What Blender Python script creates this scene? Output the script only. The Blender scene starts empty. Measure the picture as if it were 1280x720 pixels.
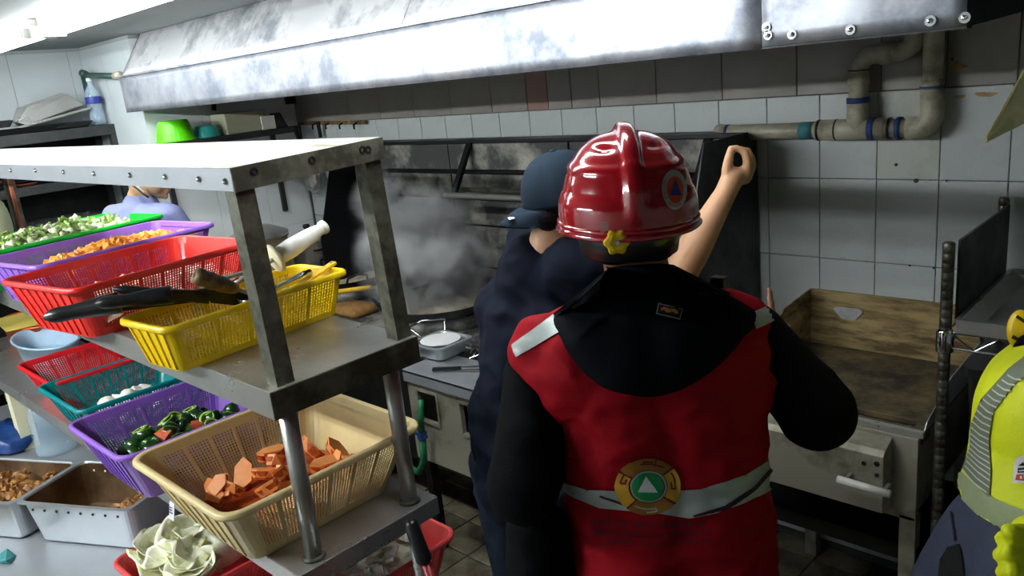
import bpy, bmesh, math, random
import numpy as np
from mathutils import Vector, Matrix, noise
from mathutils.bvhtree import BVHTree
random.seed(7)
SC = bpy.context.scene
COL = SC.collection
PI = math.pi

# ------------------------------------------------------------------ camera
CAM_H = 2.02
F_PX, YAW, PITCH, ROLL = 998.5, .7836, .2639, -.1037
_f = Vector((-math.sin(YAW)*math.cos(PITCH), math.cos(YAW)*math.cos(PITCH), -math.sin(PITCH)))
_r = Vector((math.cos(YAW), math.sin(YAW), 0)); _u = _r.cross(_f)
CR = _r*math.cos(ROLL)+_u*math.sin(ROLL); CU = -_r*math.sin(ROLL)+_u*math.cos(ROLL); CF = _f
CAMP = Vector((0, 0, CAM_H))
cam_data = bpy.data.cameras.new('camera'); cam = bpy.data.objects.new('camera', cam_data); COL.objects.link(cam)
cam_data.sensor_width = 36; cam_data.lens = 36*F_PX/1280; cam_data.clip_start = .05
mw = Matrix((CR, CU, -CF)).transposed().to_4x4(); mw.translation = CAMP
cam.matrix_world = mw
SC.camera = cam

# ------------------------------------------------------------------ world and exposure
w = bpy.data.worlds.new('world'); SC.world = w; w.use_nodes = True
w.node_tree.nodes['Background'].inputs[0].default_value = (.8, .9, 1, 1)
w.node_tree.nodes['Background'].inputs[1].default_value = .05
SC.view_settings.view_transform = 'Standard'; SC.view_settings.look = 'None'
SC.view_settings.gamma = 1; SC.view_settings.exposure = 1.0
SC.view_settings.use_curve_mapping = False
try:
    SC.cycles.max_bounces = 8; SC.cycles.volume_step_rate = 2.0; SC.cycles.volume_max_steps = 96
    SC.cycles.sample_clamp_indirect = 4; SC.cycles.use_denoising = True
except Exception: pass
TUBE_POWER = 30.0
FRONT_TUBE_POWER = 112.0   # the fittings over the floor to the left of the camera        # emission of the fluorescent tubes over the aisle
BACK_TUBE_POWER = 1.0    # the farther lamp behind the camera

# surveyed points: a sight line from the camera station met with a known plane or distance
def ray(x, y): return CF + CR*((x-640)/F_PX) - CU*((y-360)/F_PX)
def atD(x, y, d): return CAMP + ray(x, y)*d
def atX(x, y, v): q = ray(x, y); return CAMP + q*(v/q.x)
def atY(x, y, v): q = ray(x, y); return CAMP + q*(v/q.y)
def atZ(x, y, v): q = ray(x, y); return CAMP + q*((v-CAM_H)/q.z)

# ------------------------------------------------------------------ mesh builder
class MB:
    def __init__(s): s.v = []; s.f = []
    def add(s, vs, fs):
        b = len(s.v); s.v += [Vector(v) for v in vs]; s.f += [tuple(i+b for i in f) for f in fs]; return s
    def box(s, c, size, M=None):
        hx, hy, hz = size[0]/2, size[1]/2, size[2]/2
        vs = [Vector((x, y, z)) for x in (-hx, hx) for y in (-hy, hy) for z in (-hz, hz)]
        if M is not None: vs = [M @ v for v in vs]
        vs = [v+Vector(c) for v in vs]
        return s.add(vs, [(0, 1, 3, 2), (4, 6, 7, 5), (0, 4, 5, 1), (2, 3, 7, 6), (0, 2, 6, 4), (1, 5, 7, 3)])
    def bb(s, x0, x1, y0, y1, z0, z1):
        return s.box(((x0+x1)/2, (y0+y1)/2, (z0+z1)/2), (abs(x1-x0), abs(y1-y0), abs(z1-z0)))
    def bar(s, p0, p1, w, h, up=(0, 0, 1)):
        p0 = Vector(p0); p1 = Vector(p1); d = (p1-p0).normalized(); up = Vector(up)
        if abs(d.dot(up)) > .98: up = Vector((0, 1, 0))
        a = d.cross(up).normalized(); b = a.cross(d).normalized()
        vs = [p+a*(w/2*i)+b*(h/2*j) for p in (p0, p1) for i, j in ((-1, -1), (1, -1), (1, 1), (-1, 1))]
        return s.add(vs, [(0, 1, 2, 3), (7, 6, 5, 4), (0, 4, 5, 1), (1, 5, 6, 2), (2, 6, 7, 3), (3, 7, 4, 0)])
    def tube(s, pts, r, n=10, cap=True, close=False):
        pts = [Vector(p) for p in pts]; rs = r if isinstance(r, (list, tuple)) else [r]*len(pts)
        N = len(pts); prev = None; rings = []
        for i, p in enumerate(pts):
            a = pts[(i-1) % N] if (close or i > 0) else p; b = pts[(i+1) % N] if (close or i < N-1) else p
            d = (b-a).normalized()
            if prev is None:
                t = Vector((0, 0, 1)) if abs(d.z) < .9 else Vector((1, 0, 0)); prev = d.cross(t).normalized()
            prev = (prev-d*prev.dot(d)).normalized(); q = d.cross(prev)
            rings.append([p+(prev*math.cos(2*PI*k/n)+q*math.sin(2*PI*k/n))*rs[i] for k in range(n)])
        vs = [v for R in rings for v in R]; fs = []
        for i in range(N if close else N-1):
            j = (i+1) % N
            for k in range(n): fs.append((i*n+k, i*n+(k+1) % n, j*n+(k+1) % n, j*n+k))
        if cap and not close: fs += [tuple(range(n-1, -1, -1)), tuple((N-1)*n+k for k in range(n))]
        return s.add(vs, fs)
    def lathe(s, prof, n=24, c=(0, 0, 0), M=None, sx=1, sy=1, cap=True):
        vs = []; fs = []
        for r, z in prof:
            for k in range(n):
                v = Vector((r*math.cos(2*PI*k/n)*sx, r*math.sin(2*PI*k/n)*sy, z))
                if M is not None: v = M @ v
                vs.append(v+Vector(c))
        for i in range(len(prof)-1):
            for k in range(n): fs.append((i*n+k, i*n+(k+1) % n, (i+1)*n+(k+1) % n, (i+1)*n+k))
        if cap and prof[0][0] > 1e-6: fs.append(tuple(range(n-1, -1, -1)))
        if cap and prof[-1][0] > 1e-6: fs.append(tuple((len(prof)-1)*n+k for k in range(n)))
        return s.add(vs, fs)
    def rr(s, levels, n=5, cap0=True, cap1=False):
        """stacked rounded rectangles: levels = (cx,cy,hx,hy,r,z)"""
        m = 4*(n+1); vs = []
        for cx, cy, hx, hy, r, z in levels:
            for q, (sx, sy) in enumerate(((1, 1), (-1, 1), (-1, -1), (1, -1))):
                for k in range(n+1):
                    a = q*PI/2+k/n*PI/2
                    vs.append((cx+sx*(hx-r)+r*math.cos(a), cy+sy*(hy-r)+r*math.sin(a), z))
        fs = []
        for i in range(len(levels)-1):
            for k in range(m): fs.append((i*m+k, i*m+(k+1) % m, (i+1)*m+(k+1) % m, (i+1)*m+k))
        if cap0: fs.append(tuple(range(m-1, -1, -1)))
        if cap1: fs.append(tuple((len(levels)-1)*m+k for k in range(m)))
        return s.add(vs, fs)
    def hull(s, pts):
        bm = bmesh.new()
        for p in pts: bm.verts.new(p)
        r = bmesh.ops.convex_hull(bm, input=bm.verts)
        bmesh.ops.delete(bm, geom=[g for g in r['geom_interior'] if isinstance(g, bmesh.types.BMVert)], context='VERTS')
        bm.verts.index_update()
        s.add([v.co.copy() for v in bm.verts], [tuple(v.index for v in f.verts) for f in bm.faces]); bm.free(); return s

INV = {}
def fix_normals(me):
    bm = bmesh.new(); bm.from_mesh(me); bmesh.ops.recalc_face_normals(bm, faces=bm.faces); bm.to_mesh(me); bm.free()
def thing(name, label, cat, loc=(0, 0, 0), rotz=0, group=None):
    o = bpy.data.objects.new(name, None); COL.objects.link(o); o.location = loc; o.rotation_euler = (0, 0, rotz)
    o.empty_display_size = .05
    o['label'] = label; o['category'] = cat
    if group: o['group'] = group
    INV[o.name] = (Matrix.Translation(loc) @ Matrix.Rotation(rotz, 4, 'Z')).inverted()
    return o
def obj(name, mb, mat, parent=None, smooth=False, bevel=0, kind=None, label=None, local=False, recalc=True):
    vs = mb.v
    loc = Vector((0, 0, 0))
    if parent is not None:
        if not local: M = INV[parent.name]; vs = [M @ v for v in vs]
    else:
        xs = [v.x for v in vs]; ys = [v.y for v in vs]; zs = [v.z for v in vs]
        loc = Vector(((min(xs)+max(xs))/2, (min(ys)+max(ys))/2, min(zs))); vs = [v-loc for v in vs]
    me = bpy.data.meshes.new(name); me.from_pydata([tuple(v) for v in vs], [], mb.f); me.update()
    if recalc: fix_normals(me)
    for m in (mat if isinstance(mat, (list, tuple)) else [mat]): me.materials.append(m)
    if smooth: me.polygons.foreach_set('use_smooth', [True]*len(me.polygons))
    o = bpy.data.objects.new(name, me); COL.objects.link(o); o.parent = parent; o.location = loc
    if smooth == 'auto':
        pass
    if bevel:
        b = o.modifiers.new('bevel', 'BEVEL'); b.width = bevel; b.segments = 2; b.limit_method = 'ANGLE'; b.angle_limit = .6
    if kind: o['kind'] = kind
    if label: o['label'] = label
    INV[o.name] = INV[parent.name] if parent is not None else Matrix.Translation(loc).inverted()
    return o
def tag(o, label, cat, group=None):
    o['label'] = label; o['category'] = cat
    if group: o['group'] = group
    return o
def struct(name, mb, mat, **k): return obj(name, mb, mat, kind='structure', **k)
def kids(o): return [c for c in bpy.data.objects if c.parent is o]
def inst(me, name, loc, rot, label, cat, group, scale=1):
    o = bpy.data.objects.new(name, me); COL.objects.link(o); o.location = loc; o.rotation_euler = rot; o.scale = (scale,)*3 if not isinstance(scale, tuple) else scale
    return tag(o, label, cat, group)
def piece(me, name, loc, parent, rot=(0, 0, 0), mat=None):
    o = bpy.data.objects.new(name, me); COL.objects.link(o); o.parent = parent
    o.location = INV[parent.name] @ Vector(loc); o.rotation_euler = rot
    if mat:
        o.material_slots[0].link = 'OBJECT'; o.material_slots[0].material = mat
    return o
def mesh_of(mb, mat, name='piece', smooth=False):
    me = bpy.data.meshes.new(name); me.from_pydata([tuple(v) for v in mb.v], [], mb.f); me.update(); fix_normals(me); me.materials.append(mat)
    if smooth: me.polygons.foreach_set('use_smooth', [True]*len(me.polygons))
    return me

# ------------------------------------------------------------------ materials
def srgb(r, g, b): return tuple(((c/255)/12.92 if c/255 <= .04045 else ((c/255+.055)/1.055)**2.4) for c in (r, g, b))+(1,)
def mat(name, col, rough=.5, metal=0, var=0, vscale=8, col2=None, c2amt=.5, bump=0, bscale=60, coat=0, trans=0, alpha=1, emit=None, estr=0, sub=0, ior=1.45, stretch=(1, 1, 1), rvar=0, sheen=0, contrast=(.4, .6)):
    m = bpy.data.materials.new(name); m.use_nodes = True; nt = m.node_tree; N = nt.nodes; L = nt.links
    b = N['Principled BSDF']; b.inputs['Roughness'].default_value = rough; b.inputs['Metallic'].default_value = metal
    b.inputs['Base Color'].default_value = col
    b.inputs['Coat Weight'].default_value = coat; b.inputs['Transmission Weight'].default_value = trans
    b.inputs['Alpha'].default_value = alpha; b.inputs['IOR'].default_value = ior
    b.inputs['Sheen Weight'].default_value = sheen
    if sub: b.inputs['Subsurface Weight'].default_value = sub; b.inputs['Subsurface Radius'].default_value = (.02, .01, .006)
    if emit: b.inputs['Emission Color'].default_value = emit; b.inputs['Emission Strength'].default_value = estr
    if var or col2 or bump or rvar:
        tc = N.new('ShaderNodeTexCoord'); mp = N.new('ShaderNodeMapping'); L.new(tc.outputs['Object'], mp.inputs[0]); mp.inputs['Scale'].default_value = stretch
    if var or col2:
        n = N.new('ShaderNodeTexNoise'); n.inputs['Scale'].default_value = vscale; n.inputs['Detail'].default_value = 6; n.inputs['Roughness'].default_value = .65; L.new(mp.outputs[0], n.inputs[0])
        r = N.new('ShaderNodeValToRGB'); r.color_ramp.elements[0].position = contrast[0]; r.color_ramp.elements[1].position = contrast[1]
        c2 = col2 if col2 else tuple(c*(1-var) for c in col[:3])+(1,)
        r.color_ramp.elements[0].color = c2; r.color_ramp.elements[1].color = col
        L.new(n.outputs[0], r.inputs[0]); L.new(r.outputs[0], b.inputs['Base Color'])
        if rvar:
            mr = N.new('ShaderNodeMapRange'); mr.inputs[1].default_value = .35; mr.inputs[2].default_value = .65; mr.inputs[3].default_value = rough+rvar; mr.inputs[4].default_value = rough
            L.new(n.outputs[0], mr.inputs[0]); L.new(mr.outputs[0], b.inputs['Roughness'])
    if bump:
        n2 = N.new('ShaderNodeTexNoise'); n2.inputs['Scale'].default_value = bscale; n2.inputs['Detail'].default_value = 4; L.new(mp.outputs[0], n2.inputs[0])
        bp = N.new('ShaderNodeBump'); bp.inputs['Strength'].default_value = bump; bp.inputs['Distance'].default_value = .01
        L.new(n2.outputs[0], bp.inputs['Height']); L.new(bp.outputs[0], b.inputs['Normal'])
    return m
S = srgb
M = {}
M['tile'] = mat('glazed_tile', S(188, 194, 192), .22, var=.06, vscale=5, rvar=.15)
M['tile_dirty'] = mat('greasy_tile', S(184, 188, 180), .32, col2=S(146, 142, 122), vscale=4, rvar=.2, contrast=(.3, .55))
M['tile_dark'] = mat('brown_grey_tile', S(138, 132, 125), .4, var=.15, vscale=5, rvar=.2)
M['tile_red'] = mat('reddish_tile', S(140, 108, 96), .4, var=.12, vscale=5)
M['grout'] = mat('grout', S(70, 72, 70), .9)
M['grout_light'] = mat('pale_grout', S(150, 155, 156), .8)
M['wall_corner'] = mat('white_wall_lit_tone', S(232, 236, 236), .45, var=.04, vscale=2)  # same white wall, colour lightened to stand in for bounce light under the hood
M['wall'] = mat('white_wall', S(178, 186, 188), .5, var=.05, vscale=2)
M['ceiling'] = mat('ceiling_paint', S(112, 116, 116), .8)
M['floor_tile'] = mat('floor_tile', S(120, 112, 92), .35, col2=S(70, 64, 50), vscale=6, rvar=.2)
M['hood_lit_tone'] = mat('hood_galvanised_lit_tone', S(236, 236, 238), .36, .6, col2=S(150, 154, 160), vscale=4, bump=.12, bscale=12, rvar=.2, contrast=(.36, .52))  # galvanised mottling; base lightened to paint in the glare of the tubes
M['hood'] = mat('hood_galvanised', S(178, 181, 188), .36, .7, col2=S(116, 121, 131), vscale=4.5, bump=.12, bscale=12, rvar=.22, contrast=(.38, .6))  # same galvanised steel, base darkened as the less lit front band
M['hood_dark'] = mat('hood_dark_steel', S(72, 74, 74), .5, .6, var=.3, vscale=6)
M['steel'] = mat('worn_steel', S(190, 190, 188), .26, .72, col2=S(166, 163, 155), vscale=5, bump=.03, bscale=40, rvar=.1, contrast=(.3, .7))
M['steel_top'] = mat('scuffed_white_steel', S(158, 160, 158), .42, .4, col2=S(122, 112, 90), vscale=3, stretch=(1, 4, 1), rvar=.2, contrast=(.36, .5))
M['steel_clean'] = mat('clean_steel', S(184, 188, 192), .34, .6, var=.08, vscale=5)
M['pan'] = mat('pan_steel', S(196, 200, 204), .3, .7, var=.06, vscale=5)
M['steel_olive'] = mat('greasy_angle_iron', S(112, 112, 98), .42, .6, col2=S(66, 66, 54), vscale=10, bump=.15, bscale=60, rvar=.2)
M['steel_end'] = mat('greasy_steel_edge', S(104, 106, 88), .36, .8, col2=S(66, 66, 50), vscale=9, bump=.1, bscale=50, rvar=.2)
M['post_steel'] = mat('ringed_post_steel', S(120, 118, 108), .35, .8, col2=S(70, 66, 56), vscale=20)
M['chrome'] = mat('chrome', S(200, 200, 200), .15, 1)
M['dark_iron'] = mat('blackened_iron', S(32, 31, 30), .5, .5, var=.4, vscale=10, rvar=.2)
M['wok_iron'] = mat('wok_iron', S(38, 33, 32), .4, .6, col2=S(88, 45, 36), vscale=6, rvar=.3, contrast=(.3, .5))
M['wok_inner'] = mat('wok_inner_steel', S(120, 128, 140), .25, .9, var=.3, vscale=8, rvar=.2)
M['burnt'] = mat('burnt_steel', S(170, 166, 156), .5, .25, col2=S(66, 66, 65), vscale=4.5, bump=.2, bscale=18, rvar=.2, contrast=(.45, .66))
M['burnt_black'] = mat('sooty_steel', S(22, 23, 26), .4, .4, var=.4, vscale=5, rvar=.2)
M['panel_black'] = mat('dark_end_plate', S(62, 66, 66), .4, .4, col2=S(40, 43, 44), vscale=5, rvar=.2)
M['griddle'] = mat('griddle_plate', S(120, 104, 72), .4, .3, col2=S(46, 44, 42), vscale=6, bump=.4, bscale=70, rvar=.2, contrast=(.44, .66))
M['griddle_splash'] = mat('greasy_splash', S(176, 154, 108), .4, .3, col2=S(92, 74, 46), vscale=7, stretch=(.6, 1, 3), bump=.1, bscale=25, rvar=.3)
M['range_front'] = mat('cream_range_front', S(160, 156, 140), .4, .35, col2=S(104, 96, 76), vscale=6, rvar=.2, contrast=(.3, .5))
M['black'] = mat('black_void', S(8, 8, 8), .9)
M['pvc'] = mat('dirty_pvc', S(176, 170, 150), .4, col2=S(110, 104, 86), vscale=9, contrast=(.3, .55))
M['pvc_blue'] = mat('pvc_cement_blue', S(40, 60, 110), .6)
M['pvc_teal'] = mat('teal_tape', S(60, 120, 130), .6)
M['green_pipe'] = mat('dark_green_pipe', S(40, 66, 62), .45)
M['green_hose'] = mat('green_hose', S(22, 100, 62), .5)
def plastic(n, c, **k): return mat(n, c, .32, sub=.15, coat=.15, var=.08, vscale=14, **k)
M['p_red'] = plastic('red_plastic', S(222, 48, 40)); M['p_yellow'] = plastic('yellow_plastic', S(236, 200, 8)); M['p_beige'] = plastic('beige_plastic', S(228, 206, 150))
M['p_purple'] = plastic('purple_plastic', S(150, 104, 206)); M['p_teal'] = plastic('teal_plastic', S(0, 128, 130)); M['p_green'] = plastic('green_plastic', S(30, 190, 60))
M['p_red2'] = plastic('crimson_plastic', S(214, 34, 42)); M['p_pink'] = plastic('coral_plastic', S(226, 76, 78)); M['p_blue'] = plastic('pale_blue_plastic', S(178, 206, 228))
M['p_orange'] = plastic('orange_plastic', S(232, 100, 40)); M['p_lime'] = plastic('lime_plastic', S(96, 214, 20)); M['p_aqua'] = plastic('aqua_plastic', S(70, 200, 190))
M['cream'] = mat('cream_plastic', S(232, 226, 190), .45, sub=.2)
M['white_pl'] = mat('white_plastic', S(226, 224, 216), .35, var=.12, vscale=20)
M['black_pl'] = mat('black_handle', S(20, 20, 22), .35, coat=.3)
M['knife_grey'] = mat('worn_black_blade', S(50, 50, 52), .35, .6, var=.4, vscale=20)
M['wood'] = mat('turned_wood', S(128, 104, 66), .55, col2=S(78, 62, 38), vscale=20, stretch=(1, 1, 1))
M['yellow_wood'] = mat('yellow_wood', S(222, 178, 40), .5, var=.15, vscale=15)
M['carrot'] = mat('carrot_flesh', S(246, 166, 70), .5, sub=.2, var=.12, vscale=40)
M['sweet'] = mat('orange_flesh', S(244, 160, 92), .5, sub=.2, var=.1, vscale=30)
M['sweet_skin'] = mat('orange_skin', S(196, 84, 26), .45, var=.2, vscale=30)
M['pepper'] = mat('green_pepper_skin', S(30, 76, 20), .25, col2=S(14, 44, 14), vscale=18, coat=.3)
M['pepper_in'] = mat('green_pepper_flesh', S(150, 190, 70), .45, var=.2, vscale=40)
M['pepper_red'] = mat('red_pepper', S(200, 88, 50), .35, var=.25, vscale=20)
M['greens'] = mat('chopped_greens', S(196, 206, 130), .5, col2=S(96, 146, 50), vscale=35, contrast=(.42, .58))
M['greens_pale'] = mat('pale_stalk', S(228, 232, 200), .5, var=.12, vscale=40)
M['onion'] = mat('white_onion', S(236, 232, 220), .4, sub=.2, var=.06, vscale=30)
M['garlic'] = mat('cut_root_flesh', S(240, 206, 170), .45, var=.1, vscale=30)
M['cabbage'] = mat('cabbage_leaf', S(246, 246, 222), .45, sub=.1, col2=S(206, 208, 120), vscale=9, contrast=(.36, .5))
M['walnut'] = mat('browned_pieces', S(178, 128, 66), .5, col2=S(110, 70, 34), vscale=30, bump=.3, bscale=80)
M['broth'] = mat('cooking_food', S(196, 186, 160), .5, col2=S(150, 130, 100), vscale=14, bump=.5, bscale=40)
M['white_food'] = mat('white_cream_food', S(246, 246, 244), .35)
M['skin_a'] = mat('skin_tan', S(206, 158, 122), .5, sub=.12, var=.08, vscale=12)
M['skin_b'] = mat('skin_brown', S(128, 88, 66), .5, sub=.1, var=.08, vscale=12)
M['hair'] = mat('black_hair', S(14, 13, 14), .5, bump=.5, bscale=200)
M['jacket'] = mat('black_jacket', S(7, 8, 11), .9, var=.2, vscale=20, bump=.15, bscale=150)
M['hoodcloth'] = mat('black_fleece', S(9, 11, 18), .95, var=.15, vscale=20, bump=.15, bscale=180)
M['vest'] = mat('red_vest', S(148, 7, 23), .7, var=.12, vscale=6, bump=.1, bscale=200)
M['tape'] = mat('reflective_tape', S(168, 176, 172), .45, .2, var=.1, vscale=20)
M['thread'] = mat('dark_thread', S(38, 12, 34), .7)
M['emb_gold'] = mat('gold_print', S(206, 156, 40), .6, var=.15, vscale=14); M['emb_brown'] = mat('ochre_print', S(146, 98, 22), .6)
M['emb_green'] = mat('green_print', S(20, 150, 84), .6); M['white_print'] = mat('white_print', S(226, 224, 226), .6)
M['emb_line'] = mat('maroon_line', S(110, 18, 26), .7); M['orange_print'] = mat('orange_print', S(220, 140, 70), .6); M['blue_print'] = mat('blue_print', S(40, 50, 130), .5)
M['orange_red'] = mat('orange_red_print', S(196, 66, 40), .5); M['black_print'] = mat('black_print', S(18, 18, 20), .5)
M['helmet'] = mat('red_helmet', S(156, 6, 22), .14, coat=1, var=.06, vscale=10)
M['knob'] = mat('yellow_knob', S(224, 186, 20), .35)
M['navy'] = mat('navy_tshirt', S(17, 21, 34), .9, var=.15, vscale=8)
M['cap'] = mat('slate_cap', S(34, 46, 58), .85, bump=.1, bscale=300)
M['jeans'] = mat('blue_jeans', S(36, 44, 60), .85, var=.3, vscale=12, bump=.2, bscale=250)
M['dark_trousers'] = mat('dark_trousers', S(34, 36, 42), .85, var=.3, vscale=12, bump=.2, bscale=200)
M['lavender'] = mat('lavender_shirt', S(128, 134, 176), .85, var=.05, vscale=8)
M['hivis'] = mat('fluorescent_yellow', S(224, 232, 20), .6, var=.06, vscale=8, bump=.1, bscale=200)
M['tape_olive'] = mat('grey_green_tape', S(150, 160, 120), .55, var=.08, vscale=60)
M['tape_dark'] = mat('slotted_tape_grey', S(110, 118, 96), .55)
M['tape_light'] = mat('slotted_tape_silver', S(190, 194, 180), .5)
M['slate'] = mat('slate_trousers', S(66, 70, 88), .85, var=.12, vscale=14, bump=.15, bscale=200)
M['boot'] = mat('black_leather', S(20, 19, 18), .4)
M['blue_bag'] = mat('blue_plastic_bag', S(30, 62, 120), .35, var=.25, vscale=12, bump=.4, bscale=14)
M['glass'] = mat('clear_plastic', S(196, 222, 240), .06, alpha=.34, coat=1)
M['jug'] = mat('clear_jug_plastic', S(226, 230, 224), .12, alpha=.4, coat=1)
M['pan_stained'] = mat('pan_inside_stained', S(128, 104, 78), .35, .5, col2=S(84, 60, 38), vscale=5)
M['yellow_film'] = mat('yellow_film', S(250, 244, 170), .3, trans=.0, alpha=.7, ior=1.2, var=.25, vscale=12)
M['lens'] = mat('diffuser', S(255, 255, 255), .5, emit=(.93, .98, 1, 1), estr=TUBE_POWER)
M['lens_front'] = mat('diffuser_front', S(255, 255, 255), .5, emit=(.93, .98, 1, 1), estr=FRONT_TUBE_POWER)
M['lens_back'] = mat('diffuser_back', S(255, 255, 255), .5, emit=(1, .97, .9, 1), estr=BACK_TUBE_POWER)
M['terracotta'] = mat('rust_orange_paint', S(196, 112, 84), .6, var=.2, vscale=20)
M['kraft'] = mat('dull_olive_card', S(178, 180, 150), .7)
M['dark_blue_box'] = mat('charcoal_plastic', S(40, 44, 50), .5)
M['stain'] = mat('rust_stain', S(150, 108, 56), .6, col2=S(176, 150, 100), vscale=40)
M['red_pole'] = mat('red_pole', S(140, 24, 28), .35)
M['yellow_paper'] = mat('yellow_leaflet', S(228, 206, 100), .7)
for _k in ('jacket', 'hoodcloth', 'navy', 'cap', 'jeans', 'dark_trousers', 'slate', 'hair', 'vest'):
    M[_k].node_tree.nodes['Principled BSDF'].inputs['Specular IOR Level'].default_value = .12
# ================================================================== SETTING
YW = 2.86; XL1 = -5.41; XL2 = -4.644; YJ = 1.90; ZC = 2.42; XR = 1.7; YF = -1.8
struct('floor', MB().bb(XL1-.1, XR+.1, YF-.1, YW+.1, -.1, -.012), M['grout'])
FL = INV and bpy.data.objects['floor']
ft = mesh_of(MB().rr([(0, 0, .097, .097, .004, -.012), (0, 0, .097, .097, .004, -.002), (0, 0, .094, .094, .004, 0)], 1, False, True), M['floor_tile'])
far = MB()
for i in range(-28, 9):
    for j in range(-9, 15):
        x = i*.2+.1; y = j*.2+.06
        if -3.1 < x < -.9 and 1.2 < y < 2.9: piece(ft, 'floor_tile', (x, y, 0), FL)
        elif XL1 < x < XR and YF < y < YW: far.bb(x-.097, x+.097, y-.097, y+.097, -.012, 0)
obj('floor_tiles_beyond', far, M['floor_tile'], FL, kind='stuff')
struct('ceiling', MB().bb(XL1-.1, XR+.1, YF-.1, YW+.1, ZC, ZC+.1), M['ceiling'])
WB = struct('wall_back', MB().bb(XL1-.1, XR+.1, YW+.012, YW+.1, 0, ZC), M['grout'])
struct('wall_right', MB().bb(XR, XR+.1, YF-.1, YW, 0, ZC), M['wall'])
struct('wall_front', MB().bb(XL1-.1, XR+.1, YF-.1, YF, 0, ZC), M['wall'])
WL = struct('wall_left', MB().bb(XL1-.1, XL1, YF-.1, YJ+.02, 0, ZC), M['grout_light'])
WC = struct('wall_corner', MB().bb(XL1-.1, XL2-.008, YJ+.008, YW+.1, 0, ZC), M['grout_light'])

# back wall tiles, one object each
def tile_mesh(wd, h, m, g=.0014):
    mb = MB(); a = wd/2-g; b = h/2-g
    vs = [(-a, .012, -b), (a, .012, -b), (a, .012, b), (-a, .012, b), (-a, .0015, -b), (a, .0015, -b), (a, .0015, b), (-a, .0015, b), (-a+.002, 0, -b+.002), (a-.002, 0, -b+.002), (a-.002, 0, b-.002), (-a+.002, 0, b-.002)]
    mb.add(vs, [(0, 4, 5, 1)][:0]+[(0, 1, 5, 4), (1, 2, 6, 5), (2, 3, 7, 6), (3, 0, 4, 7), (4, 5, 9, 8), (5, 6, 10, 9), (6, 7, 11, 10), (7, 4, 8, 11), (8, 9, 10, 11)])
    return mesh_of(mb, m)
XJ = -2.8166; Z1 = 1.83; TH = .298
tm = tile_mesh(.2, TH, M['tile']); rest = MB()
for i in range(-9, 22):
    for j in range(0, 7):
        x = XJ+.2*i+.1; z = Z1-TH*(j+.5)
        if z < -.1: continue
        shown = (j == 0 and x < .25) or (j < 4 and -1.7 < x < -.05) or (j == 1 and x < -3.6)
        if shown: piece(tm, 'tile', (x, YW, z), WB, mat=M['tile_dirty'] if (i, j) in ((9, 0),) else None)
        else: rest.bb(x-.0986, x+.0986, YW, YW+.012, max(0, z-TH/2+.0014), z+TH/2-.0014)
obj('tiles_beyond', rest, M['tile'], WB, kind='stuff')
seams = [-4.66, -4.36, -4.06, -3.76, -3.46, -3.16, -2.86]+[atY(x, y, YW).x for x, y in ((660, 140), (686, 138), (715, 135), (750, 130), (821, 128), (903, 122), (996, 117), (1101, 110), (1182, 107), (1272, 103), (1350, 100), (1450, 95))]
for a, b in zip(seams, seams[1:]):
    red = abs(a-seams[7]) < .01
    piece(tile_mesh(b-a, TH, M['tile_red'] if red else M['tile_dark']), 'dark_tile', ((a+b)/2, YW, Z1+TH/2), WB)
mb = MB()
a0 = seams[-1]
mb.bb(XL2, a0, YW, YW+.012, Z1+TH+.002, ZC)
obj('upper_tiles', mb, M['tile_dark'], WB, kind='stuff')
# rust marks and plug holes on the right of the wall
st = MB()
for x, y, rx, rz in ((1196, 83, .026, .011), (1200, 121, .016, .007), (1232, 118, .03, .009)):
    c = atY(x, y, YW-.0008); st.add([(c.x+rx*math.cos(t)*(1+.25*math.sin(3*t+x)), c.y, c.z+rz*math.sin(t)*(1+.3*math.cos(2*t+x))) for t in [k*PI/8 for k in range(16)]], [tuple(range(16))])
obj('rust_stain', st, M['stain'], WB, kind='stuff')
st = MB()
for x, y, r in ((1120, 206, .006), (1145, 226, .008), (1183, 226, .004), (1137, 332, .004), (1167, 335, .004), (1060, 138, .004), (1190, 74, .004)):
    c = atY(x, y, YW-.001); st.lathe([(r, -.001), (r*.8, .001)], 10, c, Matrix.Rotation(PI/2, 3, 'X'))
obj('plug_hole', st, M['black_print'], WB, kind='stuff')
# left walls: big pale tiles
def wall_tiles(parent, axis, const, a0, a1, z0, z1, wd, h, m):
    mb = MB(); a = a0
    while a < a1-.02:
        z = z0; b = min(a+wd, a1)
        while z < z1-.02:
            zz = min(z+h, z1)
            if axis == 'x': mb.bb(const-.008, const, a+.001, b-.001, z+.001, zz-.001)
            else: mb.bb(a+.001, b-.001, const, const+.008, z+.001, zz-.001)
            z = zz
        a = b
    obj('pale_tiles', mb, m, parent, kind='stuff')
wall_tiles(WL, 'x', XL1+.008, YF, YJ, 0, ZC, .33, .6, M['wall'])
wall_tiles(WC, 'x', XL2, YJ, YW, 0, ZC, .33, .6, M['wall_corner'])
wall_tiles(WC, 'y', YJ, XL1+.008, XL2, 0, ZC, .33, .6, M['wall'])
struct('trim_1', MB().bb(-.56, 1.7, YW-.03, YW+.01, 2.035, 2.14), M['dark_iron'])

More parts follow.
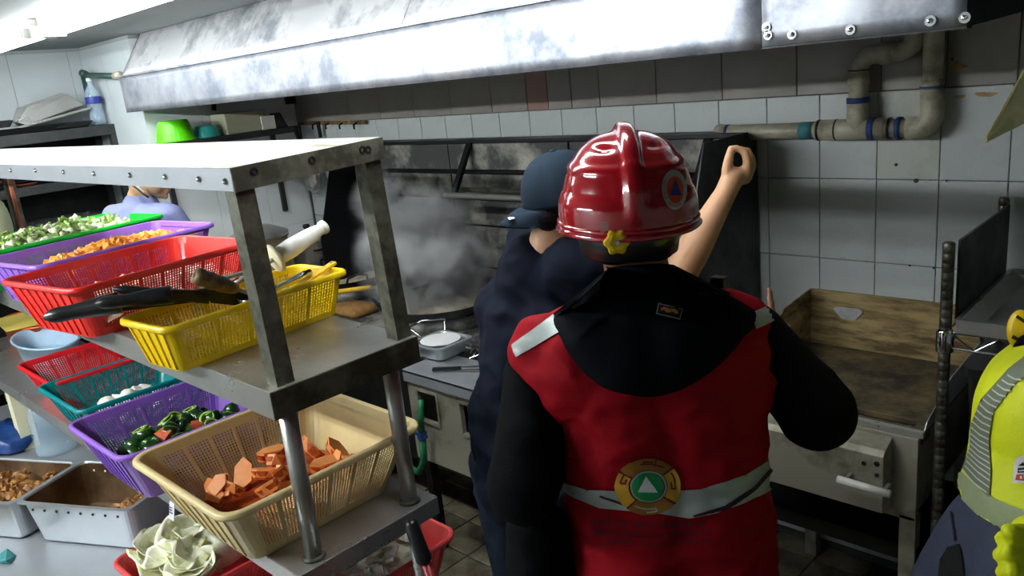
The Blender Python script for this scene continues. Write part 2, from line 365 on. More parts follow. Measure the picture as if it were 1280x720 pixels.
# fluorescent fittings over the aisle, one after another
def tube_light(x0, x1, y, z, lens, label, grp):
    t = thing('ceiling_light', label, 'ceiling light', ((x0+x1)/2, y, z-.03), 0, grp)
    obj('housing', MB().bb(x0+.01, x1-.01, y-.03, y+.03, z-.004, ZC).bb(x0+.01, x1-.01, y-.014, y+.014, z-.02, z), M['white_pl'], t)
    for s in (-1, 1):
        obj('tube', MB().tube([(x0+.03, y+s*.045, z-.022), (x1-.03, y+s*.045, z-.022)], .013, 12), lens, t, smooth=True)
    for a, b in ((x0+.008, x0+.03), (x1-.03, x1-.008)): obj('lamp_holder', MB().bb(a, b, y-.065, y+.065, z-.04, z), M['white_pl'], t)
g = 'fluorescent lights in a line under the ceiling'
tube_light(-4.95, -3.76, 1.19, 2.385, M['lens'], 'twin tube fluorescent light in the corner of the ceiling, cut by the photo edge', g)
tube_light(-3.74, -2.55, 1.21, 2.385, M['lens'], 'twin tube fluorescent light crossing the ceiling toward the steel hood', g)
tube_light(-2.53, -1.76, 1.23, 2.385, M['lens'], 'twin tube fluorescent light next to the hood, its end meeting the top frame edge', g)
tube_light(-1.75, -.9, 1.24, 2.385, M['lens'], 'short twin tube fluorescent light above the aisle over the two men', g)
tube_light(-4.6, -3.4, -.75, 2.385, M['lens_front'], 'twin tube fluorescent light over the open floor before the shelf table, farther one', g)
tube_light(-3.3, -2.1, -.75, 2.385, M['lens_front'], 'twin tube fluorescent light over the open floor before the shelf table, nearer one', g)
tube_light(-.2, 1.0, -.9, 2.385, M['lens_back'], 'twin tube fluorescent light behind the camera', None)

# ================================================================== HOOD
HY = 1.8; HX0 = -4.62; HX1 = -.476; HS = atY(952, 30, HY).x
hd = thing('exhaust_hood', 'long battered galvanised steel exhaust hood hanging above the stoves', 'hood', (-2.5, 2.3, 2.01))
def panel_grid(x0, x1, za, zb, ya, yb, n, amp, seed, thick=.004):
    mb = MB(); nx = n; nz = 6; vs = []; 
    for k in (0, 1):
        for i in range(nx+1):
            for j in range(nz+1):
                x = x0+(x1-x0)*i/nx; t = j/nz; y = ya+(yb-ya)*t; z = za+(zb-za)*t
                e = min(1, 4*t*(1-t)*1.2)*min(1, 6*(i/nx)*(1-i/nx)+.1)
                y += amp*e*(noise.noise(Vector((x*4, z*7, seed)))+.5*noise.noise(Vector((x*11, z*16, seed+5))))
                vs.append((x, y+k*thick, z))
    m = (nx+1)*(nz+1); fs = []
    for i in range(nx):
        for j in range(nz):
            q = (i*(nz+1)+j, (i+1)*(nz+1)+j, (i+1)*(nz+1)+j+1, i*(nz+1)+j+1); fs.append(q); fs.append(tuple(m+a for a in reversed(q)))
    for i in range(nx):
        for j in (0, nz): a = i*(nz+1)+j; b = a+nz+1; fs.append((a, b, b+m, a+m))
    for j in range(nz):
        for i in (0, nx): a = i*(nz+1)+j; fs.append((a, a+1, a+1+m, a+m))
    mb.add(vs, fs); return mb
obj('front_panel', panel_grid(HX0, HS-.002, 2.012, 2.20, HY, HY, 60, .006, 1), M['hood'], hd, smooth=True)
obj('front_panel', panel_grid(HS+.002, HX1, 2.016, 2.20, HY-.003, HY-.003, 16, .006, 3), M['hood'], hd, smooth=True)
ub = [HX0+.01, -3.3, -2.2, HX1-.01]
for a, b in zip(ub, ub[1:]):
    obj('sloping_panel', panel_grid(a, b-.004, 2.203, 2.42, HY+.012, HY+.16, 30, .007, a), M['hood_lit_tone'], hd, smooth=True)
obj('seam_lip', MB().bar((HX0, HY-.003, 2.202), (HX1, HY-.003, 2.202), .014, .008), M['hood'], hd)
for x in (HX0, HX1-.004):
    e = MB(); e.add([(x+q, y, z) for q in (0, .004) for y, z in ((HY+.003, 2.014), (YW-.02, 2.06), (YW-.02, 2.42), (HY+.16, 2.42), (HY+.012, 2.2))],
          [(0, 1, 2, 3, 4), (9, 8, 7, 6, 5)]+[(i, (i+1) % 5, (i+1) % 5+5, i+5) for i in range(5)])
    obj('end_plate', e, M['hood_dark'], hd)
e = MB(); e.bar((HX0, HY+.02, 2.014), (HX1, HY+.02, 2.014), .035, .006); e.bar((HX0, YW-.05, 2.06), (HX1, YW-.05, 2.06), .05, .02)
for k in range(9):
    x = HX0+.05+(HX1-HX0-.1)*k/8; e.bar((x, HY+.03, 2.06), (x, YW-.05, 2.16), .05, .03)
obj('inner_frame', e, M['hood_dark'], hd)
for k in range(8):
    x0 = HX0+.03+k*.515
    e = MB()
    for q in range(9): e.bar((x0+q*.055, HY+.06, 2.12), (x0+q*.055, YW-.1, 2.24), .035, .006)
    obj('grease_filter', e, M['hood_dark'], hd)
for x, y in ((958, 34), (960, 44), (990, 43), (1063, 37), (1163, 26), (1206, 22)):
    c = atY(x, y, HY-.006)
    obj('bolt', MB().lathe([(.011, 0), (.011, .002), (.005, .002), (.005, .007), (0, .008)], 10, c, Matrix.Rotation(PI/2, 3, 'X')), M['chrome'], hd)
obj('hanger', MB().bb(-4.55, -4.52, 2.74, 2.80, 1.96, 2.07), M['dark_iron'], hd)
obj('hanger', MB().bar(atX(267, 138, XL2+.05), atX(268, 124, XL2+.05), .02, .02), M['dark_iron'], hd)

# ================================================================== PIPES
def arc(c, a, b, r, n=6):
    c = Vector(c); a = Vector(a); b = Vector(b); return [c+a*(r*math.cos(t*PI/2/n))+b*(r*math.sin(t*PI/2/n)) for t in range(n+1)]
PY = 2.80; PZ = 1.712
pp = thing('waste_pipe', 'dirty white plastic pipework running along the tiles under the hood', 'pipe', (-1.1, PY, PZ))
obj('long_pipe', MB().tube([(-1.60, PY+.04, PZ), (-1.56, PY, PZ), (-.86, PY, PZ)], .029, 16), M['pvc'], pp, smooth=True)
mb = MB(); mb.tube([(-.90, PY, PZ)]+[Vector(p) for p in arc((-.873, PY, PZ+.045), (0, 0, -1), (1, 0, 0), .045)]+[(-.828, PY, PZ+.12)], .037, 16)
mb.tube([(-1.20, PY, PZ), (-.97, PY, PZ)], .036, 16); mb.tube([(-1.06, PY, PZ), (-1.06, PY, PZ+.10)], .036, 16)
obj('fitting', mb, M['pvc'], pp, smooth=True)
obj('riser', MB().tube([(-.828, PY, PZ+.1), (-.835, PY, 2.3)], .03, 16).tube([(-.828, PY, PZ+.12), (-.83, PY, 1.86)], .033, 16), M['pvc'], pp, smooth=True)
q = [(-1.06, PY, PZ+.1), (-1.058, PY, 1.885)]+arc((-1.01, PY, 1.905), (-1, 0, 0), (0, 0, 1), .048)+[(-.96, PY, 1.953), (-.93, PY, 1.955)]+arc((-.93, PY, 2.0), (0, 0, -1), (1, 0, 0), .045)+[(-.885, PY, 2.2)]
obj('trap_pipe', MB().tube(q, .03, 16), M['pvc'], pp, smooth=True)
obj('trap_collar', MB().tube([(-1.059, PY, 1.86), (-1.059, PY, 1.90)], .034, 14), M['pvc'], pp, smooth=True)
obj('trap_collar', MB().tube([(-.99, PY, 1.954), (-.95, PY, 1.955)], .036, 14), M['pvc'], pp, smooth=True)
for x, wd, r, m in ((-1.545, .012, .0305, 'pvc_blue'), (-1.235, .05, .0305, 'pvc_teal'), (-1.19, .008, .037, 'black_print'), (-1.13, .005, .0368, 'black_print'), (-1.01, .022, .0372, 'pvc_blue'), (-.955, .006, .037, 'black_print'), (-.925, .014, .0378, 'pvc_blue')):
    obj('cement_mark', MB().tube([(x-wd/2, PY, PZ), (x+wd/2, PY, PZ)], r, 16), M[m], pp, smooth=True)
for x, z, h, r, m in ((-1.06, 1.80, .018, .0368, 'pvc_blue'), (-.829, 1.836, .006, .0378, 'pvc_blue'), (-1.059, 1.905, .004, .0335, 'black_print')):
    obj('cement_mark', MB().tube([(x, PY, z), (x, PY, z+h)], r, 16), M[m], pp, smooth=True)
for x in (-1.5, -.95): obj('wall_bracket', MB().bb(x, x+.02, PY, YW-.004, PZ-.01, PZ+.01), M['dark_iron'], pp)

gp = thing('green_pipe', 'dark green bent pipe on the white wall above the left rack', 'pipe', (XL1+.1, 1.8, 2.0))
a = atY(104, 94, 1.84); b = atY(145, 95, 1.84); c = Vector((a.x, 1.84, 1.975))
obj('elbow', MB().tube([a+Vector((-.005, 0, .012)), a+Vector((.045, 0, 0))], .022, 12), M['green_pipe'], gp, smooth=True)
obj('run', MB().tube([a, b], .016, 12), M['green_pipe'], gp, smooth=True)
obj('drop', MB().tube([a, c], .016, 12), M['green_pipe'], gp, smooth=True)
obj('union', MB().tube([b-Vector((.01, 0, 0)), b+Vector((.06, 0, 0))], .022, 12), M['pvc'], gp, smooth=True, label='pale pipe union')
c = atY(121, 143, 1.84); c.z = 1.956; c.x = min(c.x, -5.12)
bo = thing('water_bottle', 'empty clear plastic bottle standing beside the green pipe on the rack', 'bottle', c)
obj('bottle_body', MB().lathe([(.02, 0), (.042, .005), (.044, .05), (.038, .09), (.044, .12), (.044, .17), (.035, .2), (.014, .235), (.014, .26)], 18, c), M['glass'], bo, smooth=True)
obj('bottle_label', MB().lathe([(.0445, .125), (.0448, .127), (.0448, .165), (.0445, .167)], 18, c), M['blue_print'], bo, smooth=True)
obj('bottle_cap', MB().lathe([(.016, .255), (.016, .275), (0, .276)], 12, c), M['white_pl'], bo, smooth=True)

# rail of hooks low on the back wall
rl = thing('hook_rail', 'narrow greasy rail with hooks fixed on the back wall under the hood', 'rail', (-4.2, 2.84, 1.8))
a = atY(373, 154, 2.84); b = atY(458, 153, 2.84)
obj('rail_board', MB().bar(a, b, .012, .022), M['wood'], rl)
for k in range(5):
    p = a.lerp(b, .08+.2*k); obj('hook', MB().tube([p, p+Vector((0, -.03, -.01)), p+Vector((0, -.03, -.035))], .006, 8), M['dark_iron'], rl)
obj('hanging_strap', MB().bar(atY(397, 152, 2.82), atY(401, 172, 2.82), .03, .008, (0, 1, 0)), M['dark_iron'], rl)
dc = thing('wall_disc', 'round pale steel lid hanging on the back wall behind the shelf end', 'lid', (-4.5, 2.83, 1.4))
c = atY(392, 222, 2.80)
obj('disc', MB().lathe([(.085, 0), (.085, .03), (.06, .04), (0, .042)], 26, c, Matrix.Rotation(PI/2, 3, 'X')), M['steel'], dc, smooth=True)
obj('hanging_hook', MB().tube([c+Vector((-.1, 0, .09)), c+Vector((-.1, 0, .04)), c+Vector((-.04, 0, .03))], .006, 8), M['chrome'], dc)

# ================================================================== OVERSHELF TABLE
tb = thing('steel_shelf_table', 'long stainless prep table with two raised shelves full of baskets', 'table', (-3.3, 1.03, 0))
P1 = atX(287, 210, -1.6); P2 = atX(477, 171, -1.6)
x1 = -1.6; xl = -5.04
def slab(x0, x1, ya, yb, za, zb, t, mbz=None):
    mb = MB(); vs = [(x0, ya, za), (x1, ya, za), (x1, yb, zb), (x0, yb, zb)]
    vs += [(x, y, z-t) for x, y, z in vs]
    return mb.add(vs, [(0, 1, 2, 3), (7, 6, 5, 4), (0, 4, 5, 1), (1, 5, 6, 2), (2, 6, 7, 3), (3, 7, 4, 0)])
obj('top_shelf', slab(xl, x1, P1.y, P2.y, P1.z, P2.z, .006), M['steel_top'], tb, bevel=.001)
obj('front_lip', MB().bar((xl, P1.y+.001, P1.z-.026), (x1, P1.y+.001, P1.z-.026), .003, .048), M['steel_clean'], tb, label='riveted pale steel front lip')
obj('end_rail', MB().bar((x1+.002, P1.y, P1.z-.026), (x1+.002, P2.y, P2.z-.026), .005, .052), M['steel_olive'], tb, label='dark greasy end rail')
obj('back_lip', MB().bar((xl, P2.y, P2.z-.026), (x1, P2.y, P2.z-.026), .003, .048), M['steel_olive'], tb)
for x, y in ((14, 213), (45, 213), (80, 215), (118, 217), (163, 219), (207, 221), (249, 224), (282, 227)):
    c = atY(x, y, P1.y-.001)
    obj('rivet', MB().lathe([(.008, 0), (.007, .003), (.004, .006), (0, .007)], 10, c, Matrix.Rotation(PI/2, 3, 'X')), M['chrome'], tb, smooth=True)
for x, y in ((318, 214), (390, 200), (453, 187), (460, 187)):
    c = atX(x, y, x1+.005)
    obj('bolt_hole', MB().lathe([(.009, -.001), (.009, .002), (.005, .002), (.005, -.001)], 10, c, Matrix.Rotation(PI/2, 3, 'Y')), M['dark_iron'], tb)
MS = 1.373; TT = .882
ms = MB(); ms.bb(xl, -1.61, .805, 1.24, MS-.008, MS)
obj('middle_shelf', ms, M['steel'], tb, bevel=.001)
obj('middle_front_lip', MB().bb(xl, -1.61, .803, .808, MS-.068, MS-.001), M['steel'], tb)
obj('middle_end_lip', MB().bb(-1.612, -1.606, .803, 1.242, MS-.07, MS-.001), M['steel_end'], tb, bevel=.002, label='greasy olive grey end face')
obj('middle_back_lip', MB().bb(xl, -1.61, 1.236, 1.241, MS-.068, MS-.001), M['steel'], tb)
obj('table_top', MB().bb(xl, -1.637, .80, 1.253, TT-.008, TT), M['steel'], tb, bevel=.001)
obj('table_front_lip', MB().bb(xl, -1.637, .798, .803, TT-.05, TT-.001), M['steel'], tb)
obj('table_end_lip', MB().bb(-1.64, -1.634, .798, 1.255, TT-.055, TT-.001), M['steel'], tb, bevel=.002)
obj('table_back_lip', MB().bb(xl, -1.637, 1.25, 1.255, TT-.05, TT-.001), M['steel'], tb)
def angle_post(p0, p1, a=.046, t=.005):
    mb = MB(); p0 = Vector(p0); p1 = Vector(p1)
    vs = [p+Vector((x, y, 0)) for p in (p0, p1) for x, y in ((0, 0), (-a, 0), (-a, t), (-t, t), (-t, a), (0, a))]
    return mb.add(vs, [(0, 1, 2, 3, 4, 5), (11, 10, 9, 8, 7, 6)]+[(i, (i+1) % 6, (i+1) % 6+6, i+6) for i in range(6)])
# upper posts lean slightly inward
a = atX(284, 236, -1.625); b = (-1.622, .832, MS)
obj('upper_post', angle_post(b, (a.x+.02, a.y+.005, P1.z-.01)), M['steel_olive'], tb)
obj('upper_post', angle_post((-1.622, 1.188, MS), (-1.61, P2.y-.055, P2.z-.01)), M['steel_olive'], tb)
obj('upper_post', angle_post((-4.72, .83, MS), (-4.72, .83, 1.87)), M['steel_olive'], tb)
la = atY(6, 225, 1.18).x
obj('upper_post', angle_post((la+.03, 1.17, MS), (la+.03, 1.17, 1.86)), M['steel_olive'], tb)
obj('painted_strip', MB().bar((la+.075, 1.18, MS), (la+.075, 1.18, 1.86), .035, .012), M['terracotta'], tb, label='rust orange painted upright')
for x, y in ((-1.676, .872), (-1.681, 1.192), (-4.72, .85), (-4.8, 1.19)):
    obj('round_post', MB().tube([(x, y, TT), (x, y, MS-.06)], .0225, 20), M['steel'], tb, smooth=True)
    obj('weld', MB().lathe([(.032, 0), (.026, .006), (.0225, .009)], 16, (x, y, TT)), M['steel_olive'], tb, smooth=True)
for x, y in ((-1.69, .87), (-1.69, 1.2), (-3.3, 1.2), (-4.9, 1.2)):
    obj('leg', MB().tube([(x, y, 0), (x, y, TT-.02)], .02, 14), M['steel'], tb, smooth=True)
    obj('foot', MB().lathe([(.028, 0), (.028, .02), (.02, .03)], 14, (x, y, 0)), M['black_pl'], tb)
DK = .5
obj('lower_deck', MB().bb(-5.06, -1.86, .40, 1.32, DK-.03, DK), M['steel_clean'], tb, bevel=.003)
for x, y in ((-1.95, .5), (-3.4, .5), (-4.95, .5)):
    obj('leg', MB().tube([(x, y, 0), (x, y, DK-.02)], .02, 14), M['steel'], tb, smooth=True)
l0 = atY(16, 480, .86); 
obj('painted_leg', MB().bar((l0.x, .86, DK), (l0.x, .86, TT-.03), .07, .07), M['cream'], tb, label='cream painted table leg')
l0 = atY(0, 500, .95)
obj('rear_leg', MB().bar((l0.x, 1.0, DK), (l0.x, 1.0, TT-.03), .04, .04), M['steel_olive'], tb)

# ================================================================== STOVE
stv = thing('wok_range', 'sooty black wok range with a high burnt steel backguard against the tiles', 'stove', (-2.9, 2.5, 0))
mb = MB(); mb.bb(-4.2, -1.46, 2.14, YW-.01, .25, .79)
obj('body', mb, M['dark_iron'], stv)
WK = [(-4.02, 2.62, .30), (-3.03, 2.52, .30)]
# top with collars for the woks
mb = MB(); mb.bb(-4.2, -1.46, 2.12, YW-.01, .80, .845)
obj('stove_top', mb, M['burnt'], stv, bevel=.004)
for x, y, r in WK:
    obj('burner_ring', MB().lathe([(r*.98, .845), (r*.9, .90), (r*.82, .90), (r*.8, .85)], 30, (x, y, 0)), M['burnt'], stv, smooth=True)
for x in (-2.2, -1.75):
    mb = MB()
    for k in range(4): mb.bar((x-.16, 2.35+.08*k, .87), (x+.16, 2.35+.08*k, .87), .015, .02)
    mb.bar((x-.16, 2.33, .858), (x-.16, 2.61, .858), .015, .03); mb.bar((x+.16, 2.33, .858), (x+.16, 2.61, .858), .015, .03)
    obj('grate', mb, M['dark_iron'], stv)
for x in (-4.15, -3.3, -2.5, -1.52):
    for y in (2.2, 2.78): obj('leg', MB().bb(x-.02, x+.02, y-.02, y+.02, 0, .26), M['dark_iron'], stv)
# backguard: separate plates
zs = [.86, 1.06, 1.28, 1.415, 1.557, 1.70]; xs = [-3.94, -3.1, -2.3, -1.46]
obj('guard_frame', MB().bb(-3.95, -1.45, 2.77, 2.84, .85, 1.70), M['burnt_black'], stv)
for j in range(5):
    for i in range(3):
        dy = .004*random.random()
        obj('guard_plate', MB().bb(xs[i]+.004, xs[i+1]-.004, 2.755-dy, 2.772, zs[j]+.006, zs[j+1]-.006), M['burnt'], stv, bevel=.002)
obj('guard_cap', MB().bar((-3.95, 2.78, 1.708), (-1.45, 2.78, 1.708), .10, .014), M['burnt_black'], stv)
def plate(x, poly, t=.006):
    n = len(poly); return MB().add([(x+q, y, z) for q in (0, t) for y, z in poly], [tuple(range(n)), tuple(range(2*n-1, n-1, -1))]+[(i, (i+1) % n, (i+1) % n+n, i+n) for i in range(n)])
obj('side_plate', plate(-3.955, [(2.46, .85), (2.46, 1.2), (2.60, 1.613), (2.84, 1.69), (2.84, .85)]), M['burnt_black'], stv, label='sooty black left side plate')
obj('side_plate', plate(-1.455, [(2.30, .85), (2.34, 1.40), (2.46, 1.715), (2.84, 1.715), (2.84, .85)]), M['panel_black'], stv, label='dark grey right side plate')
obj('pipe_rail', MB().tube([(-2.99, 2.6, 1.463), (-1.46, 2.6, 1.466)], .014, 12), M['steel'], stv, smooth=True)
obj('pipe_rail', MB().tube([(-2.97, 2.68, 1.478), (-1.46, 2.68, 1.478)], .012, 12), M['steel_olive'], stv, smooth=True)
obj('rail_brace', MB().bar((-2.93, 2.6, 1.455), (-2.93, 2.75, 1.70), .03, .02), M['burnt_black'], stv)
obj('rail_brace', MB().bar((-1.6, 2.6, 1.455), (-1.6, 2.75, 1.70), .03, .02), M['burnt_black'], stv)
obj('dark_rail', MB().tube([(-3.6, 2.74, 1.557), (-1.46, 2.74, 1.557)], .012, 10), M['burnt_black'], stv, smooth=True)

ap = thing('range_front', 'pale greasy stove front with a steel ledge and open hatches', 'stove', (-2.0, 2.0, 0))
obj('ledge', MB().bb(-2.575, -1.46, 1.885, 2.115, .855, .868).bb(-2.575, -1.46, 1.885, 1.89, .815, .866).bb(-2.575, -2.57, 1.885, 2.115, .815, .866), M['steel_clean'], ap, bevel=.002)
fr = MB(); wins = [(-2.50, -2.385), (-2.24, -2.13), (-1.98, -1.87), (-1.72, -1.61)]; zt, zb = .785, .655
xs = [-2.565]+[v for p in wins for v in p]+[-1.462]
fr.bb(-2.565, -1.462, 1.895, 1.91, .785, .853); fr.bb(-2.565, -1.462, 1.895, 1.91, .462, .655)
for k in range(0, len(xs), 2): fr.bb(xs[k], xs[k+1], 1.895, 1.91, .655, .785)
obj('front_sheet', fr, M['range_front'], ap)
for a, b in wins:
    t = .01; m = MB(); m.bb(a-t, b+t, 1.889, 1.897, .785, .785+t).bb(a-t, b+t, 1.889, 1.897, .655-t, .655).bb(a-t, a, 1.889, 1.897, .655, .785).bb(b, b+t, 1.889, 1.897, .655, .785)
    obj('hatch_frame', m, M['range_front'], ap)
obj('dark_inside', MB().bb(-2.56, -1.47, 2.09, 2.105, .462, .85), M['black'], ap)
obj('left_sheet', MB().bb(-2.57, -2.562, 1.91, 2.10, .462, .853), M['range_front'], ap)
for x in (-2.54, -1.5): obj('leg', MB().bb(x-.02, x+.02, 1.92, 1.96, 0, .47), M['dark_iron'], ap)
hs = thing('gas_hose', 'dark green hose and valve hanging at the stove front hatch', 'hose', (-2.42, 1.86, .4))
a = atY(526, 500, 1.87); b = atY(527, 540, 1.86); c = atY(530, 575, 1.86); d = atY(524, 590, 1.87)
obj('hose', MB().tube([a, a.lerp(b, .5)+Vector((.01, -.01, 0)), b], .013, 10), M['green_hose'], hs, smooth=True)
obj('valve', MB().tube([b, b+Vector((0, 0, -.03))], .02, 10).bar(b+Vector((-.04, 0, -.015)), b+Vector((.03, 0, -.015)), .012, .012), M['blue_bag'], hs)
obj('hose_end', MB().tube([b+Vector((0, 0, -.03)), c, d, d+Vector((-.05, 0, .0))], .015, 10), M['green_hose'], hs, smooth=True)

# woks
def wok(x, y, r, zr, label, fill, lab=None):
    t = thing('wok', label, 'wok', (x, y, zr-.12), 0, None)
    pr = [(r*.3, -.105), (r*.6, -.088), (r*.84, -.05), (r, 0), (r*1.012, .003), (r*.985, .002), (r*.82, -.045), (r*.58, -.08), (0, -.098)]
    obj('bowl', MB().lathe(pr, 48, (x, y, zr)), M['wok_iron'], t, smooth=True)
    for a in (-2.05, 1.1) if fill else (-.35, 2.8):
        c = Vector((x+r*math.cos(a), y+r*math.sin(a), zr)); tn = Vector((-math.sin(a), math.cos(a), 0)); o = Vector((math.cos(a), math.sin(a), 0))
        obj('handle', MB().tube([c-tn*.06-o*.005, c-tn*.055+o*.02+Vector((0, 0, .035)), c+o*.03+Vector((0, 0, .05)), c+tn*.055+o*.02+Vector((0, 0, .035)), c+tn*.06-o*.005], .007, 8), M['dark_iron'], t, smooth=True)
    return t
w1 = wok(WK[0][0], WK[0][1], .30, .955, 'black wok of pale broth with loop handles at the far end of the range', False)
w2 = wok(WK[1][0], WK[1][1], .31, .955, 'large steaming black wok beside the man in the backwards cap', True)
def food_disc(c, r, z, amp, name, m, label, cat, n=26, dome=0):
    mb = MB(); vs = [(c[0], c[1], z+dome)]; fs = []
    for i in range(1, n//2+1):
        for k in range(n*2):
            a = 2*PI*k/(n*2); rr = r*i/(n//2); x = c[0]+rr*math.cos(a); y = c[1]+rr*math.sin(a)
            vs.append((x, y, z+dome*(1-(rr/r)**2)+amp*noise.noise(Vector((x*25, y*25, z)))))
    for k in range(n*2): fs.append((0, 1+k, 1+(k+1) % (n*2)))
    for i in range(n//2-1):
        for k in range(n*2): a = 1+i*n*2+k; b = 1+i*n*2+(k+1) % (n*2); fs.append((a, a+n*2, b+n*2, b))
    o = obj(name, mb.add(vs, fs), m, smooth=True, kind='stuff', recalc=False); return tag(o, label, cat)
food_disc(WK[0][:2], .28, .94, .012, 'broth', M['broth'], 'pale broth simmering in the far wok', 'food')
food_disc(WK[1][:2], .288, .938, .02, 'stir_fry', M['broth'], 'pale shredded food cooking in the steaming wok', 'food', dome=.02)

# small things on the range
def hotel_pan(name, label, cat, x0, x1, y0, y1, z0, z1, m, fm=None, fill=.85, holes=False, taper=.02):
    t = thing(name, label, cat, ((x0+x1)/2, (y0+y1)/2, z0)); cx, cy, hx, hy = (x0+x1)/2, (y0+y1)/2, (x1-x0)/2, (y1-y0)/2
    L = [(cx, cy, hx-taper-.012, hy-taper-.012, .03, z0), (cx, cy, hx-taper, hy-taper, .035, z0+.012), (cx, cy, hx-.014, hy-.014, .035, z1-.004), (cx, cy, hx, hy, .03, z1), (cx, cy, hx, hy, .03, z1-.006)]
    I = [(cx, cy, hx-.017, hy-.017, .033, z1-.004), (cx, cy, hx-taper-.003, hy-taper-.003, .033, z0+.014), (cx, cy, hx-taper-.014, hy-taper-.014, .03, z0+.003)]
    mb = MB(); mb.rr(L[:4]+[]+[(cx, cy, hx-.014, hy-.014, .033, z1+.001)]+I, 5, True, True); mb.rr([L[4], L[3]], 5, False, False)
    obj('pan_shell', mb, m, t, smooth=False, bevel=0)
    if holes:
        lin = MB().rr([(cx, cy, hx-.0185, hy-.0185, .033, z1-.007), (cx, cy, hx-taper-.0045, hy-taper-.0045, .033, z0+.016), (cx, cy, hx-taper-.016, hy-taper-.016, .03, z0+.005)], 5, False, True)
        obj('stained_inside', lin, M['pan_stained'], t, recalc=False, label='brown stained inside of the pan')
    return t
a = hotel_pan('steel_pan', 'small steel pan brim full of white cream on the stove ledge', 'pan', -2.66, -2.45, 1.99, 2.20, .869, .935, M['steel_clean'])
obj('handle', MB().tube([(-2.63, 2.19, .935), (-2.68, 2.24, .965), (-2.80, 2.20, .955), (-2.80, 2.12, .945), (-2.67, 2.08, .935)], .006, 8), M['chrome'], a, smooth=True)
food_disc((-2.555, 2.095), .088, .937, .002, 'white_cream', M['white_food'], 'white cream filling the small steel pan', 'food', dome=.004)
tg = thing('tongs', 'steel tongs with a dark grip lying on the stove ledge', 'tongs', (-2.35, 2.0, .87))
obj('grip', MB().bar((-2.43, 1.93, .878), (-2.33, 2.0, .878), .022, .014), M['black_pl'], tg, bevel=.004)
obj('arm', MB().bar((-2.33, 2.0, .882), (-2.10, 2.16, .885), .014, .004), M['chrome'], tg)
obj('arm', MB().bar((-2.335, 1.985, .874), (-2.08, 2.13, .874), .014, .004), M['chrome'], tg)
sc = MB()
for k in range(26):
    v = [Vector((random.gauss(0, .028), random.gauss(0, .028), abs(random.gauss(.02, .016)))) for _ in range(5)]
    sc.tube([Vector((-2.40, 2.17, .872))+q for q in v], .0022, 4)
tag(obj('scouring_pad', sc, M['chrome']), 'shiny wire scouring pad beside the white cream pan', 'scourer')
sp = thing('spatula', 'yellow wooden spatula handle lying across toward the steaming wok', 'spatula', (-3.4, 2.1, .9))
obj('handle', MB().tube([atZ(412, 366, .96), atZ(464, 359, .985)], .013, 10), M['yellow_wood'], sp, smooth=True)
q = atZ(464, 359, .985)
obj('blade', MB().bar(q, q+Vector((.15, .12, -.02)), .06, .005), M['steel'], sp)
c = atZ(440, 385, .87)
obr = obj('folded_rag', MB().rr([(c.x, c.y, .13, .08, .03, .846), (c.x, c.y, .14, .09, .03, .87), (c.x+.01, c.y, .10, .06, .03, .895)], 4, True, True), mat('tan_rag', S(150, 110, 60), .9, var=.3, vscale=20, bump=.5, bscale=30), smooth=True)
tag(obr, 'stained tan rag lying on the stove top before the woks', 'cloth')
# steam
stm = bpy.data.materials.new('steam'); stm.use_nodes = True; nt = stm.node_tree; nt.nodes.clear()
o_ = nt.nodes.new('ShaderNodeOutputMaterial'); v_ = nt.nodes.new('ShaderNodeVolumePrincipled'); nt.links.new(v_.outputs[0], o_.inputs['Volume'])
v_.inputs['Color'].default_value = (1, 1, 1, 1); v_.inputs['Anisotropy'].default_value = 0
tc = nt.nodes.new('ShaderNodeTexCoord'); nz = nt.nodes.new('ShaderNodeTexNoise'); nz.inputs['Scale'].default_value = 6; nz.inputs['Detail'].default_value = 6; nz.inputs['Distortion'].default_value = .9
nt.links.new(tc.outputs['Object'], nz.inputs[0])
gr = nt.nodes.new('ShaderNodeTexGradient'); gr.gradient_type = 'SPHERICAL'; mp = nt.nodes.new('ShaderNodeMapping'); nt.links.new(tc.outputs['Generated'], mp.inputs[0])
mp.inputs['Location'].default_value = (-1, -1, -.9); mp.inputs['Scale'].default_value = (2, 2, 1.9); nt.links.new(mp.outputs[0], gr.inputs[0])
r1 = nt.nodes.new('ShaderNodeMapRange'); r1.inputs[1].default_value = .44; r1.inputs[2].default_value = .66; nt.links.new(nz.outputs[0], r1.inputs[0])
m1 = nt.nodes.new('ShaderNodeMath'); m1.operation = 'MULTIPLY'; nt.links.new(r1.outputs[0], m1.inputs[0]); nt.links.new(gr.outputs[0], m1.inputs[1])
m2 = nt.nodes.new('ShaderNodeMath'); m2.operation = 'MULTIPLY'; m3 = nt.nodes.new('ShaderNodeMath'); m3.operation = 'MULTIPLY'; nt.links.new(m1.outputs[0], m3.inputs[0]); nt.links.new(gr.outputs[0], m3.inputs[1]); nt.links.new(m3.outputs[0], m2.inputs[0]); m2.inputs[1].default_value = 170
nt.links.new(m2.outputs[0], v_.inputs['Density'])
def puff(c, rx, ry, rz, label):
    mb = MB().lathe([(0, -1)]+[(math.sin(t*PI/12), -math.cos(t*PI/12)) for t in range(1, 12)]+[(0, 1)], 24)
    mb.v = [Vector((v.x*rx, v.y*ry, v.z*rz))+Vector(c) for v in mb.v]
    o = obj('steam', mb, stm, kind='stuff'); tag(o, label, 'steam')
puff((-3.02, 2.44, 1.20), .42, .34, .38, 'thick white steam rising from the wok beside the capped man')
puff((-3.36, 2.50, 1.40), .24, .18, .24, 'loose wisp of steam drifting before the burnt backguard')

